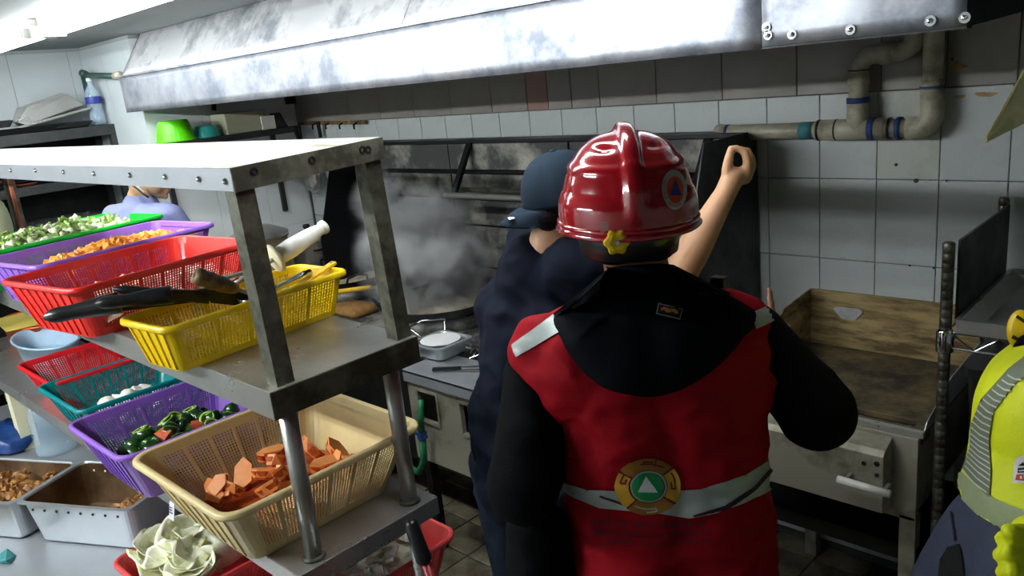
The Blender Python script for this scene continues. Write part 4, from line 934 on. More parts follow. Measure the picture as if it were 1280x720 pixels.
bed_mesh(-1.985, 1.0, 0, .17, .19, lambda u, v, r: zs(u, v), .042, M['sweet_skin'], 'buried_slices', 'layer of orange slices deep in the beige basket', 'vegetables')
for k in range(24):
    u = rnd.uniform(-.55, 1); v = rnd.uniform(-1, .8)
    t = thing('sweet_potato_slice', ('thick orange sweet potato slice '+('against the far' if v > .3 else 'against the near' if v < -.4 else 'across the middle')+(' left side' if u < -.1 else ' post side' if u > .5 else ' centre')+' of the beige basket'), 'vegetable', (-1.985+u*.175, 1.0+v*.2, zs(u, v)+rnd.uniform(-.02, .006)), 0, 'orange slices in the beige basket')
    t.rotation_euler = (rnd.uniform(-.8, .8), rnd.uniform(-.8, .8), rnd.uniform(0, 6.3))
    for nm, me in zip(('flesh', 'skin'), sl[k % 4]):
        o = bpy.data.objects.new(nm, me); COL.objects.link(o); o.parent = t
# cabbage
def leaf(seed, R=.09):
    mb = MB(); vs = []; fs = []; n = 9; m = 14
    for k in (0, 1):
        for i in range(n):
            for j in range(m):
                u = i/(n-1); a = (j/(m-1)-.5)*2.4; rr = R*u*(1+.05*math.sin(a*5+seed))
                z = .35*R*(1-u)**1.5*0+R*.55*u*u+.004*u*math.sin(a*7+seed*2)
                vs.append((rr*math.sin(a), rr*math.cos(a), z-k*.003))
    N = n*m
    for i in range(n-1):
        for j in range(m-1): a = i*m+j; fs += [(a, a+1, a+m+1, a+m), (N+a+m, N+a+m+1, N+a+1, N+a)]
    for j in range(m-1): a = (n-1)*m+j; fs.append((a, a+1, N+a+1, N+a))
    return mb.add(vs, fs)
lm = [mesh_of(leaf(s, .075+.012*s), M['cabbage'], 'leaf', True) for s in range(4)]
def cabbage_heap(cx, cy, z0, hx, hy, rows, lab, grp):
    for i, (u, v) in enumerate(rows):
        t = thing('cabbage_piece', lab, 'cabbage', (cx+u*hx, cy+v*hy, z0+.03*(1-abs(u))), 0, grp)
        t.rotation_euler = (rnd.uniform(-.4, .4), rnd.uniform(-.4, .4), rnd.uniform(0, 6))
        for k in range(5):
            o = bpy.data.objects.new('leaf', lm[(i+k) % 4]); COL.objects.link(o); o.parent = t
            o.location = (0, 0, .012*k); o.rotation_euler = (rnd.uniform(-.3, .5), rnd.uniform(-.3, .3), k*1.3+rnd.random()); o.scale = (1-.07*k,)*3
cabbage_heap(-2.40, .86, DK+.085, .10, .10, [(-1, -.8), (0, -1), (.9, -.8), (-1, .3), (0, 0), (1, .2), (-.6, 1), (.5, 1)], 'pale green white cabbage piece in the coral basket', 'cabbage pieces in the coral basket')
for k, (dx, dy, dz) in enumerate(((0, 0, .17), (-.06, -.07, .15), (.08, -.03, .15))):
    t = thing('cabbage_half', ('biggest pale cabbage chunk, topmost of the heap under the beige basket', 'pale cabbage chunk leaning toward the perforated pan, on the coral basket', 'pale cabbage chunk under the beige basket corner, on the coral basket')[k], 'cabbage', (-2.42+dx, .84+dy, DK+dz), 0, 'cabbage chunks crowning the coral basket')
    t.rotation_euler = (.5*math.sin(k*2), .4*math.cos(k*2), k*2)
    for q in range(7):
        o = bpy.data.objects.new('leaf', lm[q % 4]); COL.objects.link(o); o.parent = t
        o.location = (0, 0, .008*q-.02); o.rotation_euler = (.25*math.cos(q), .25*math.sin(q), q*.9); o.scale = (1.05-.08*q,)*3
im = [mesh_of(chunk(.02, .012, .006, s+70), M['onion'], 'onion_piece') for s in range(4)]
bed_mesh(-1.98, 1.20, 0, .16, .14, lambda u, v, r: DK+.085+.03*(1-u*u), .014, M['cabbage'], 'onion_bed', 'chopped onion below the top pieces at the table end', 'vegetables')
scatter('onion_piece', 'chopped white onion piece in the coral basket at the table end', 'vegetable', 'chopped onion at the table end', im, -1.98, 1.20, 0, .165, .145, lambda u, v, r: DK+.085+.03*(1-u*u), 110, rnd, (.8, 1.6), tilt=.8)

# ---- pans on the lower deck
def turned(root, ang):
    root.rotation_euler = (0, 0, ang)
pn = hotel_pan('perforated_pan', 'deep steel pan with a row of small holes on the lower deck', 'pan', -3.335, -2.815, .65, .985, DK+.002, DK+.185, M['pan'], holes=True, taper=.035)
hh = MB()
for k in range(8):
    x = -3.27+k*.055; hh.lathe([(.005, 0), (.005, .003), (0, .003)], 8, (x, .668, DK+.15), Matrix.Rotation(PI/2, 3, 'X'))
obj('drain_hole', hh, M['black_print'], pn, kind='stuff')
hh = MB()
for k in range(7): hh.lathe([(.005, 0), (.005, .003), (0, .003)], 8, (-3.27+k*.055, .965, DK+.15), Matrix.Rotation(PI/2, 3, 'X'))
obj('drain_hole', hh, M['white_pl'], pn, kind='stuff')
turned(pn, RB(27))
nm = [mesh_of(MB().hull([(.02*math.cos(a)*random.uniform(.6, 1), .016*math.sin(a)*random.uniform(.6, 1), random.uniform(-.012, .012)) for a in [i*.6 for i in range(11)]]), M['walnut'], 'browned_piece') for _ in range(4)]
scatter('browned_piece', 'small browned cooked piece heaped in the perforated pan', 'food', 'browned pieces in the perforated pan', nm, -2.99, .90, RB(27), .10, .09, lambda u, v, r: DK+.07+.06*(u*.5+.5), 50, rnd, (.8, 1.3))
bed_mesh(-3.06, .835, RB(27), .19, .12, lambda u, v, r: DK+.02+.09*max(0, u), .01, M['walnut'], 'browned_layer', 'bottom layer of browned pieces in the perforated pan', 'food')
pn2 = hotel_pan('shallow_pan', 'second steel pan with browned pieces, cut by the left photo edge', 'pan', -3.81, -3.29, .41, .745, DK+.002, DK+.175, M['pan'], holes=True, taper=.03)
turned(pn2, RB(27))
bed_mesh(-3.55, .58, RB(27), .19, .12, lambda u, v, r: DK+.11, .01, M['walnut'], 'browned_layer', 'bottom layer of browned pieces in the pan at the left edge', 'food')
scatter('browned_piece', 'browned cooked piece in the pan at the left photo edge', 'food', 'browned pieces in the left pan', nm, -3.55, .58, RB(27), .18, .11, lambda u, v, r: DK+.125+.02*(1-u*u), 60, rnd, (1, 1.7))
# large clear bottle
b0 = atZ(68, 570, DK); bt = thing('water_bottle', 'big clear plastic water bottle with a blue cap area on the lower deck', 'bottle', (b0.x-.05, b0.y+.02, DK))
c = Vector((b0.x-.05, b0.y+.03, DK+.001))
pr = [(.03, 0), (.082, .004), (.088, .02)]
for k in range(6): pr += [(.084, .04+k*.026), (.088, .052+k*.026)]
pr += [(.08, .22), (.045, .28), (.022, .30), (.022, .32)]
obj('bottle_body', MB().lathe(pr, 24, c), M['glass'], bt, smooth=True); obj('bottle_cap', MB().lathe([(.026, .315), (.026, .34), (0, .342)], 16, c), M['blue_print'], bt, smooth=True)
obj('neck_band', MB().lathe([(.060, .258), (.062, .262), (.050, .278), (.048, .276)], 20, c), mat('blue_label', S(60, 130, 210), .4), bt, smooth=True)
# blue bag
bg = MB().lathe([(0, -1)]+[(math.sin(t*PI/14), -math.cos(t*PI/14)) for t in range(1, 14)]+[(0, 1)], 30)
c = atZ(8, 560, DK+.03)
bg.v = [Vector((v.x*.17, v.y*.13, max(v.z, -.6)*.07+.042))*(1+.16*noise.noise(v*2.6)+.08*noise.noise(v*7)) for v in bg.v]; bg.v = [v+Vector((c.x-.10, c.y+.04, DK)) for v in bg.v]
tag(obj('plastic_bag', bg, M['blue_bag'], smooth=True), 'crumpled dark blue plastic bag on the lower deck beside the bottle', 'bag')
ln = MB(); c = Vector((-4.72, 1.25, 0))
cn = thing('white_carton', 'white carton with printed lines and a yellow foot behind the big bottle', 'carton', (c.x, 1.25, DK))
obj('carton_body', MB().bb(c.x-.13, c.x+.10, 1.2, 1.30, DK, DK+.30), M['white_pl'], cn, bevel=.003)
obj('yellow_panel', MB().bb(c.x-.132, c.x+.102, 1.196, 1.2, DK+.06, DK+.12), M['yellow_paper'], cn)
pl = MB()
for k in range(4): pl.bb(c.x-.10, c.x+.03-.02*(k % 2), 1.196, 1.2, DK+.15+k*.03, DK+.156+k*.03)
obj('printed_line', pl, M['emb_line'], cn)
# small teal cloth corner bottom-left
c = atZ(8, 700, DK)
tq = MB().hull([(c.x+.05*math.cos(a)*random.uniform(.6, 1), c.y+.035*math.sin(a)*random.uniform(.6, 1), DK+.001+random.uniform(0, .025)) for a in [i*.5 for i in range(13)]])
tag(obj('teal_cloth', tq, mat('teal_cloth', S(60, 130, 130), .9, bump=.4)), 'small crumpled teal cloth at the bottom left corner of the deck', 'cloth')
# ---- tubs on the table
def tub(name, label, cx, cy, rx, ry, h, m, cat='tub', z=TT):
    t = thing(name, label, cat, (cx, cy, z)); q = [(.80, .001), (.84, .006), (.97, h), (1.03, h+.002), (1.04, h-.004), (1.02, h-.008)]
    obj('tub_body', MB().lathe([(0, .001)]+q[:3]+[(1.03, h-.008), (1.045, h-.004), (1.03, h+.002), (.965, h), (.83, .010), (.8, .006), (0, .006)], 40, (cx, cy, z), sx=rx, sy=ry), m, t, smooth=True)
    return t
tub('oval_tub', 'pale blue oval plastic tub on the steel table by the baskets', -4.36, 1.07, .27, .135, .10, M['p_blue'])
t = tub('oval_tub', 'orange oval plastic tub behind the pale blue tub', -4.82, 1.13, .24, .13, .11, M['p_orange'])
lt = MB().add([(x, y, z) for z in (TT+.115, TT+.119) for x, y in ((-5.0, 1.0), (-4.63, .97), (-4.60, 1.12), (-4.97, 1.18))], [(0, 1, 2, 3), (7, 6, 5, 4), (0, 4, 5, 1), (1, 5, 6, 2), (2, 6, 7, 3), (3, 7, 4, 0)])
tag(obj('yellow_leaflet', lt, M['yellow_paper']), 'pale yellow sheet lying on the orange tub', 'paper')
# cream bag standing on shelf
c = atD(4, 262, 4.25)
cb = MB().lathe([(0, -1)]+[(math.sin(t*PI/16), -math.cos(t*PI/16)) for t in range(1, 16)]+[(0, 1)], 28)
cb.v = [Vector((v.x*.10, v.y*.10, v.z*.17))*(1+.10*noise.noise(v*2.2)+.04*noise.noise(v*6)) for v in cb.v]
zb_ = min(v.z for v in cb.v); cb.v = [v+Vector((-4.62, 1.02, MS+.001-zb_)) for v in cb.v]
tag(obj('cream_bag', cb, M['cream'], smooth=True), 'plump cream coloured bag on the middle shelf at the left photo edge', 'bag')
ct = MB().rr([(-4.42, 1.3, .08, .06, .02, MS+.001), (-4.42, 1.3, .09, .07, .02, MS+.16)], 4, True, True) if False else None

# ---- tools in the yellow basket
def knife(label, a, b, w, m='black_pl', blade_to=None):
    t = thing('kitchen_knife', label, 'knife', a); a = Vector(a); b = Vector(b)
    d = (b-a).normalized(); N = 10; pts = [a+(b-a)*(i/N) for i in range(N+1)]; rs = [w*(.55+.45*math.sin(min(1, i/2.2)*PI/2))*(1-.18*math.sin(i/N*PI*1.6)) for i in range(N+1)]; rs[0] = w*.35
    obj('handle', MB().tube([a-d*.004]+pts, [w*.12]+rs, 14), M[m], t, smooth=True)
    if blade_to is not None:
        e = Vector(blade_to); s_ = (e-b).cross(Vector((0, 0, 1))).normalized(); up = Vector((0, 0, 1))
        vs = []
        for p, hh in ((b, w*1.6), (b.lerp(e, .75), w*1.5), (e, .002)):
            for q in (-1, 1): vs += [p+s_*(.0012*q)+up*(w*.6), p+s_*(.0012*q)+up*(w*.6-hh)]
        obj('blade', MB().add(vs, [(0, 1, 3, 2), (8, 10, 11, 9), (0, 4, 5, 1), (4, 8, 9, 5), (2, 3, 7, 6), (6, 7, 11, 10), (0, 2, 6, 4), (4, 6, 10, 8), (1, 5, 7, 3), (5, 9, 11, 7)]), M['knife_grey'], t)
    return t
ZK = MS+.135
def K(x, y, d): return atD(x, y, d)
d0 = (atZ(200, 385, MS+.15)-CAMP).dot(CF)
knife('long black handled knife sticking farthest out of the yellow basket', K(56, 397, d0-.02), K(150, 378, d0+.02), .024, 'black_pl', K(300, 362, d0+.22))
knife('dark grey handled cleaver lying over the long black knife', K(120, 380, d0-.05), K(215, 368, d0), .020, 'knife_grey', K(330, 368, d0+.2))
knife('black knife with scuffed tip resting on the rim of the red basket', K(142, 361, d0+.02), K(262, 372, d0+.08), .015, 'knife_grey', K(330, 380, d0+.2))
wt = thing('sharpening_steel', 'sharpening steel with a turned wooden handle poking out of the yellow basket', 'tool', K(245, 345, d0+.05))
a = K(243, 344, d0+.03); b = K(297, 362, d0+.10)
pts = [a.lerp(b, k/12) for k in range(13)]; rs = [.021, .024, .024, .0215, .024, .0235, .021, .0225, .021, .019, .0185, .015, .011]
obj('handle', MB().tube(pts, rs, 18), M['wood'], wt, smooth=True); obj('pin', MB().tube([b, b+(b-a)*.6], .005, 8), M['steel'], wt, smooth=True)
obj('end_hole', MB().tube([a-(b-a)*.004, a+(b-a)*.01], .008, 12), M['dark_iron'], wt)
ws = thing('kitchen_tool', 'kitchen tool with a white plastic handle and round guard leaning out of the yellow basket', 'tool', K(350, 320, 2.35))
a = K(345, 322, d0+.28); b = K(406, 283, d0+.38); dd = (b-a).normalized()
obj('grip', MB().tube([a, a.lerp(b, .08), a.lerp(b, .3), a.lerp(b, .7), a.lerp(b, .88), a.lerp(b, .92), b], [.022, .027, .029, .024, .018, .017, .017], 18), M['white_pl'], ws, smooth=True)
obj('end_cap', MB().tube([b-dd*.012, b, b+dd*.004], [.022, .022, .017], 18), M['white_pl'], ws, smooth=True)
obj('guard', MB().tube([a-dd*.012, a-dd*.008, a], [.040, .045, .045], 24), M['cream'], ws, smooth=True)
obj('rod', MB().tube([a, a-dd*.16], .007, 10), M['steel'], ws, smooth=True)
ld = thing('ladle', 'steel ladle with a bright handle tip over the rim of the yellow basket', 'ladle', K(385, 342, 2.4))
a = K(350, 358, d0+.22); b = K(388, 340, d0+.30)
obj('handle', MB().tube([a-(b-a)*.8, a, a.lerp(b, .6), b], [.007, .009, .013, .010], 12), M['chrome'], ld, smooth=True)
obj('ladle_bowl', MB().lathe([(.004, 0), (.025, .008), (.035, .03), (.033, .03), (.023, .01), (0, .004)], 16, a-(b-a)*.9-Vector((0, 0, .02))), M['steel'], ld, smooth=True)
yw_ = thing('wooden_spatula', 'yellow wooden spatula end sticking over the rear rim of the yellow basket', 'spatula', K(405, 335, 2.4))
a = K(388, 348, d0+.30); b = K(418, 328, d0+.36)
obj('shaft', MB().bar(a-(b-a)*2, b, .026, .010), M['yellow_wood'], yw_, bevel=.003); obj('hanging_hole', MB().tube([b-(b-a)*.12+Vector((0, 0, .004)), b-(b-a)*.12+Vector((0, 0, .0065))], .005, 8), M['wood'], yw_)
tr = thing('steel_strainer', 'grey steel tool lying along the inside of the yellow basket', 'tool', K(300, 345, 2.3))
obj('shaft', MB().bar(K(262, 352, d0+.12), K(330, 335, d0+.25), .022, .010), M['steel'], tr, bevel=.003); obj('loop', MB().tube([K(330, 335, d0+.25), K(336, 332, d0+.26), K(338, 338, d0+.26)], .005, 8), M['steel'], tr)

# ---- pots beyond the shelf
def pot(cx, cy, z, r, h, label, m, lid=True):
    t = thing('cooking_pot', label, 'pot', (cx, cy, z)); 
    obj('pot_body', MB().lathe([(r*.9, 0), (r, .02), (r, h), (r*1.04, h+.004), (r*.96, h+.004), (r*.96, .02), (0, .015)], 36, (cx, cy, z)), m, t, smooth=True)
    if lid: obj('lid', MB().lathe([(r*1.06, h+.002), (r*1.07, h+.03), (r*1.0, h+.034), (r*.5, h+.075), (0, h+.085)], 36, (cx, cy, z)), M['steel'], t, smooth=True); obj('lid_knob', MB().lathe([(.012, h+.08), (.024, h+.10), (.02, h+.115), (0, h+.118)], 14, (cx, cy, z)), M['black_pl'], t, smooth=True)
    for s in (-1, 1): obj('handle', MB().tube([(cx+s*r, cy-.04, z+h*.8), (cx+s*(r+.035), cy-.035, z+h*.82), (cx+s*(r+.035), cy+.035, z+h*.82), (cx+s*r, cy+.04, z+h*.8)], .006, 8), M['dark_iron'], t)
    return t
# side bench along the left rear wall that carries them
sb = thing('side_bench', 'low steel bench behind the shelves carrying pots', 'bench', (-4.35, 2.3, 0))
obj('bench_top', MB().bb(0,1,0,1,0,1) if False else MB().bb(-4.62, -4.24, 1.95, 2.82, .87, .90), M['steel'], sb, bevel=.002)
for x in (-4.58, -4.28):
    for y in (2.0, 2.78): obj('leg', MB().bb(x-.018, x+.018, y-.018, y+.018, 0, .87), M['steel'], sb)
pot(-4.43, 2.33, .901, .17, .30, 'tall beige stock pot with a steel lid behind the shelf post', mat('beige_enamel', S(176, 166, 136), .4))
pot(-4.45, 2.68, .901, .11, .2, 'small steel pot beside the tall stock pot near the wall', M['steel'])
# clear jug
c = Vector(atZ(396, 325, 1.0)); 
jg = thing('clear_jug', 'clear plastic jug with a looped handle standing by the far wok', 'jug', (-3.75, 2.20, .87))
c = Vector((-3.78, 2.24, .87))
obj('jug_body', MB().lathe([(.06, 0), (.075, .01), (.085, .2), (.082, .2), (.072, .012), (0, .01)], 24, c), M['jug'], jg, smooth=True)
obj('jug_handle', MB().tube([c+Vector((.08, 0, .18)), c+Vector((.13, 0, .17)), c+Vector((.13, 0, .08)), c+Vector((.075, 0, .05))], .008, 8), M['jug'], jg, smooth=True)
# mop / broom by the table end
a = K(512, 650, 1.98); b = K(531, 702, 1.98); e = K(560, 790, 1.98)
mp_ = thing('broom', 'red broom handle with a black grip leaning at the table end', 'broom', (e.x, e.y, 0))
dirn = (b-a).normalized()
obj('grip', MB().tube([a, a+dirn*.01, b-dirn*.005, b], [.012, .018, .02, .018], 14), M['black_pl'], mp_, smooth=True)
foot = a+dirn*((a.z-.09)/-dirn.z); 
obj('pole', MB().tube([b, foot], .0135, 12), M['red_pole'], mp_, smooth=True)
obj('brush_head', MB().bb(foot.x-.14, foot.x+.14, foot.y-.025, foot.y+.025, foot.z-.03, foot.z+.02), M['red_pole'], mp_, bevel=.004)
br = MB()
for i in range(26):
    for j in range(4): x = foot.x-.13+.26*i/25; y = foot.y-.018+.012*j; br.bar((x, y, .002), (x, y, foot.z-.03), .004, .004)
obj('bristles', br, M['black_pl'], mp_, kind='stuff')
# price sticker on beige basket

# ================================================================== PEOPLE
_ico = None
def ico():
    global _ico
    if _ico is None:
        bm = bmesh.new(); bmesh.ops.create_icosphere(bm, subdivisions=3, radius=1); _ico = [v.co.copy() for v in bm.verts]; bm.free()
    return _ico
def E(c, r, M3=None):
    """ellipsoid point set"""
    r = Vector((r,)*3) if isinstance(r, (int, float)) else Vector(r); c = Vector(c)
    out = []
    for p in ico():
        q = Vector((p.x*r.x, p.y*r.y, p.z*r.z)); out.append((M3 @ q if M3 is not None else q)+c)
    return out
def CAP(a, b, ra, rb, M3=None): return E(a, ra, M3)+E(b, rb, M3)
def blob(name, prims, m, parent, vox=.008, smooth=6, fold=0, fscale=9, seed=0, label=None, cut=None, fstretch=(1, 1, 1)):
    mb = MB()
    for p in prims: mb.hull(p)
    me = bpy.data.meshes.new('tmp'); me.from_pydata([tuple(v) for v in mb.v], [], mb.f); me.update(); fix_normals(me)
    o = bpy.data.objects.new('tmp', me); COL.objects.link(o)
    md = o.modifiers.new('r', 'REMESH'); md.mode = 'VOXEL'; md.voxel_size = vox
    ms_ = o.modifiers.new('s', 'SMOOTH'); ms_.iterations = smooth; ms_.factor = .5
    dg = bpy.context.evaluated_depsgraph_get(); dg.update()
    e = o.evaluated_get(dg); m2 = bpy.data.meshes.new_from_object(e); bpy.data.objects.remove(o)
    vs = [v.co.copy() for v in m2.vertices]; ns = [v.normal.copy() for v in m2.vertices]; fs = [tuple(p.vertices) for p in m2.polygons]
    if fold:
        st = Vector(fstretch)
        for i, v in enumerate(vs):
            q = Vector((v.x*st.x, v.y*st.y, v.z*st.z))*fscale
            a = noise.noise(q+Vector((seed, 0, 0)))+.5*noise.noise(q*2.3+Vector((0, seed, 4)))
            a = (1-abs(a)*2.2)
            vs[i] = v+ns[i]*fold*a
    if cut is not None:
        bad = {i for i, v in enumerate(vs) if not cut(v)}
        fs = [f for f in fs if not any(i in bad for i in f)]
        used = sorted({i for f in fs for i in f}); mp = {a: b for b, a in enumerate(used)}; vs = [vs[i] for i in used]; fs = [tuple(mp[i] for i in f) for f in fs]
    k = MB(); k.v = vs; k.f = fs
    ob = obj(name, k, m, parent, smooth=True, recalc=False, label=label)
    return ob, (vs, fs)
def bvh(vf): return BVHTree.FromPolygons([tuple(v) for v in vf[0]], vf[1])
def hit(tr, x, y, off=.003, maxd=9):
    """where the sight line to a surveyed mark meets the cloth, lifted off it by the thickness of the print"""
    d = ray(x, y).normalized(); loc, n, i, dist = tr.ray_cast(CAMP, d)
    if loc is None: return None
    if n.dot(d) > 0: n = -n
    return loc+n*off
def patch(name, polys, tr, m, parent, off=.003, step=3.0, label=None, thick=0):
    """cloth print: outlines pressed onto the curved surface"""
    out = MB()
    for poly in polys:
        bm = bmesh.new(); vs = [bm.verts.new((x, y, 0)) for x, y in poly]
        try: bm.faces.new(vs)
        except Exception: bm.free(); continue
        xs = [p[0] for p in poly]; ys = [p[1] for p in poly]
        x = math.floor(min(xs)/step)*step+step
        while x < max(xs): bmesh.ops.bisect_plane(bm, geom=bm.verts[:]+bm.edges[:]+bm.faces[:], plane_co=(x, 0, 0), plane_no=(1, 0, 0)); x += step
        y = math.floor(min(ys)/step)*step+step
        while y < max(ys): bmesh.ops.bisect_plane(bm, geom=bm.verts[:]+bm.edges[:]+bm.faces[:], plane_co=(0, y, 0), plane_no=(0, 1, 0)); y += step
        bmesh.ops.triangulate(bm, faces=bm.faces)
        bm.verts.index_update(); P = [hit(tr, v.co.x, v.co.y, off) for v in bm.verts]
        fs = [tuple(v.index for v in f.verts) for f in bm.faces]; fs = [f for f in fs if all(P[i] is not None for i in f)]
        fs = [f for f in fs if max((P[f[0]]-P[f[1]]).length, (P[f[1]]-P[f[2]]).length, (P[f[2]]-P[f[0]]).length) < .05]
        used = sorted({i for f in fs for i in f}); mp = {a: b for b, a in enumerate(used)}
        if fs: out.add([P[i] for i in used], [tuple(mp[i] for i in f) for f in fs])
        bm.free()
    if not out.f: return None
    return obj(name, out, m, parent, smooth=True, recalc=False, label=label)
def arcpoly(cx, cy, r0, r1, a0, a1, sx=1, sy=1, n=14, rot=0):
    P = []
    for k in range(n+1): a = a0+(a1-a0)*k/n; P.append((r1*math.cos(a)*sx, r1*math.sin(a)*sy))
    if r0 > 0:
        for k in range(n+1): a = a1-(a1-a0)*k/n; P.append((r0*math.cos(a)*sx, r0*math.sin(a)*sy))
    elif abs(abs(a1-a0)-2*PI) < .01: P = P[:-1]
    c, s = math.cos(rot), math.sin(rot)
    return [(cx+x*c-y*s, cy+x*s+y*c) for x, y in P]
def frame(fwd, up=(0, 0, 1)):
    f = Vector(fwd).normalized(); u = Vector(up); r = f.cross(u).normalized(); u = r.cross(f).normalized()
    return Matrix((r, f, u)).transposed()   # local x=right, y=forward, z=up
def head_prims(c, Fm, s=1.0):
    """skull, jaw, nose, lips, brows and ears; c = middle of the head"""
    L = lambda x, y, z: Vector(c)+Fm @ (Vector((x, y, z))*s)
    P = [E(L(0, -.012, .025), (.076*s, .094*s, .088*s), Fm), CAP(L(0, .02, -.045), L(0, .052, -.082), .058*s, .030*s),
         CAP(L(-.035, .03, -.05), L(.035, .03, -.05), .040*s, .040*s), E(L(0, .07, -.02), (.05*s, .025*s, .05*s), Fm),
         CAP(L(0, .090, .005), L(0, .108, -.026), .008*s, .013*s), CAP(L(-.012, .098, -.03), L(.012, .098, -.03), .009*s, .009*s),
         CAP(L(-.018, .088, -.055), L(.018, .088, -.055), .008*s, .008*s), CAP(L(-.016, .086, -.066), L(.016, .086, -.066), .008*s, .008*s),
         CAP(L(-.042, .078, .022), L(.042, .078, .022), .012*s, .012*s), E(L(0, .08, -.092), .016*s)]
    for q in (-1, 1):
        P += [CAP(L(q*.080, -.016, .015), L(q*.079, -.012, -.025), (.009*s, .016*s, .017*s), (.008*s, .011*s, .012*s), Fm)]
    return P
def eyes(c, Fm, parent, s=1.0):
    L = lambda x, y, z: Vector(c)+Fm @ (Vector((x, y, z))*s)
    for q in (-1, 1):
        mb = MB().lathe([(0, -1)]+[(math.sin(t*PI/8), -math.cos(t*PI/8)) for t in range(1, 8)]+[(0, 1)], 12)
        mb.v = [v*(.0125*s)+L(q*.032, .082, .004) for v in mb.v]; e = obj('eye', mb, M['white_pl'], parent, smooth=True)
        mi = MB().lathe([(0, -1)]+[(math.sin(t*PI/8), -math.cos(t*PI/8)) for t in range(1, 8)]+[(0, 1)], 12); mi.v = [v*(.006*s)+L(q*.032, .0915, .004) for v in mi.v]
        obj('iris', mi, M['hair'], e, smooth=True)
def fist(wr, dirn, side, s=1.0, curl=1.0):
    """palm and five fingers; dirn = wrist to knuckles, side = towards the thumb"""
    d = Vector(dirn).normalized(); t = (Vector(side)-d*Vector(side).dot(d)).normalized(); n = d.cross(t)
    W = Vector(wr); P = [CAP(W, W+d*.045*s, (.024*s), (.022*s)), CAP(W+d*.05*s+t*.022*s, W+d*.05*s-t*.026*s, .019*s, .017*s), CAP(W+d*.07*s+t*.026*s, W+d*.07*s-t*.03*s, .015*s, .013*s)]
    for k, (o, ln) in enumerate(((.030, .95), (.010, 1.05), (-.010, 1.0), (-.029, .8))):
        a = W+d*.080*s+t*o*s; c1 = curl*(1+.08*k)
        b = a+(d*math.cos(c1*.9)+n*math.sin(c1*.9))*.038*ln*s; c = b+(d*math.cos(c1*2.0)+n*math.sin(c1*2.0))*.026*ln*s; e = c+(d*math.cos(c1*2.9)+n*math.sin(c1*2.9))*.018*ln*s
        P += [CAP(a, b, .0105*s, .0095*s), CAP(b, c, .0095*s, .0088*s), CAP(c, e, .0088*s, .0078*s)]
    a = W+d*.02*s+t*.024*s; b = a+(d*.5+t*.6+n*.35).normalized()*.038*s; c = b+(d*.7-t*.1+n*.6).normalized()*.030*s
    P += [CAP(W+d*.015*s, a, .018*s, .015*s), CAP(a, b, .0135*s, .012*s), CAP(b, c, .0115*s, .0095*s)]
    return P
UPZ = Vector((0, 0, 1)); VR = Vector((math.cos(YAW), math.sin(YAW), 0)); VF = Vector((-math.sin(YAW), math.cos(YAW), 0))
def legs(hip, spread, fwd, right, r=.085, knee=.02):
    """hip centre to the two ankles on the floor"""
    P = []; H = Vector(hip); F = []
    for q in (-1, 1):
        h = H+right*(q*.09); a = Vector((H.x, H.y, .09))+right*(q*spread); k = h.lerp(a, .5)+fwd*knee
        P += [CAP(h, k, r, r*.68), CAP(k, a, r*.66, r*.5)]; F.append((a, q))
    return P, F
def shoes(F, fwd, parent):
    for a, q in F:
        c = Vector((a.x, a.y, 0)); Fm = frame(fwd)
        blob('boot', [CAP(c+UPZ*.05-fwd*.03, c+UPZ*.04+fwd*.14, (.045, .045, .048), (.042, .042, .036)), CAP(c+UPZ*.05, c+UPZ*.14, .048, .05)], M['boot'], parent, .012, 3, cut=lambda v: v.z > .003)

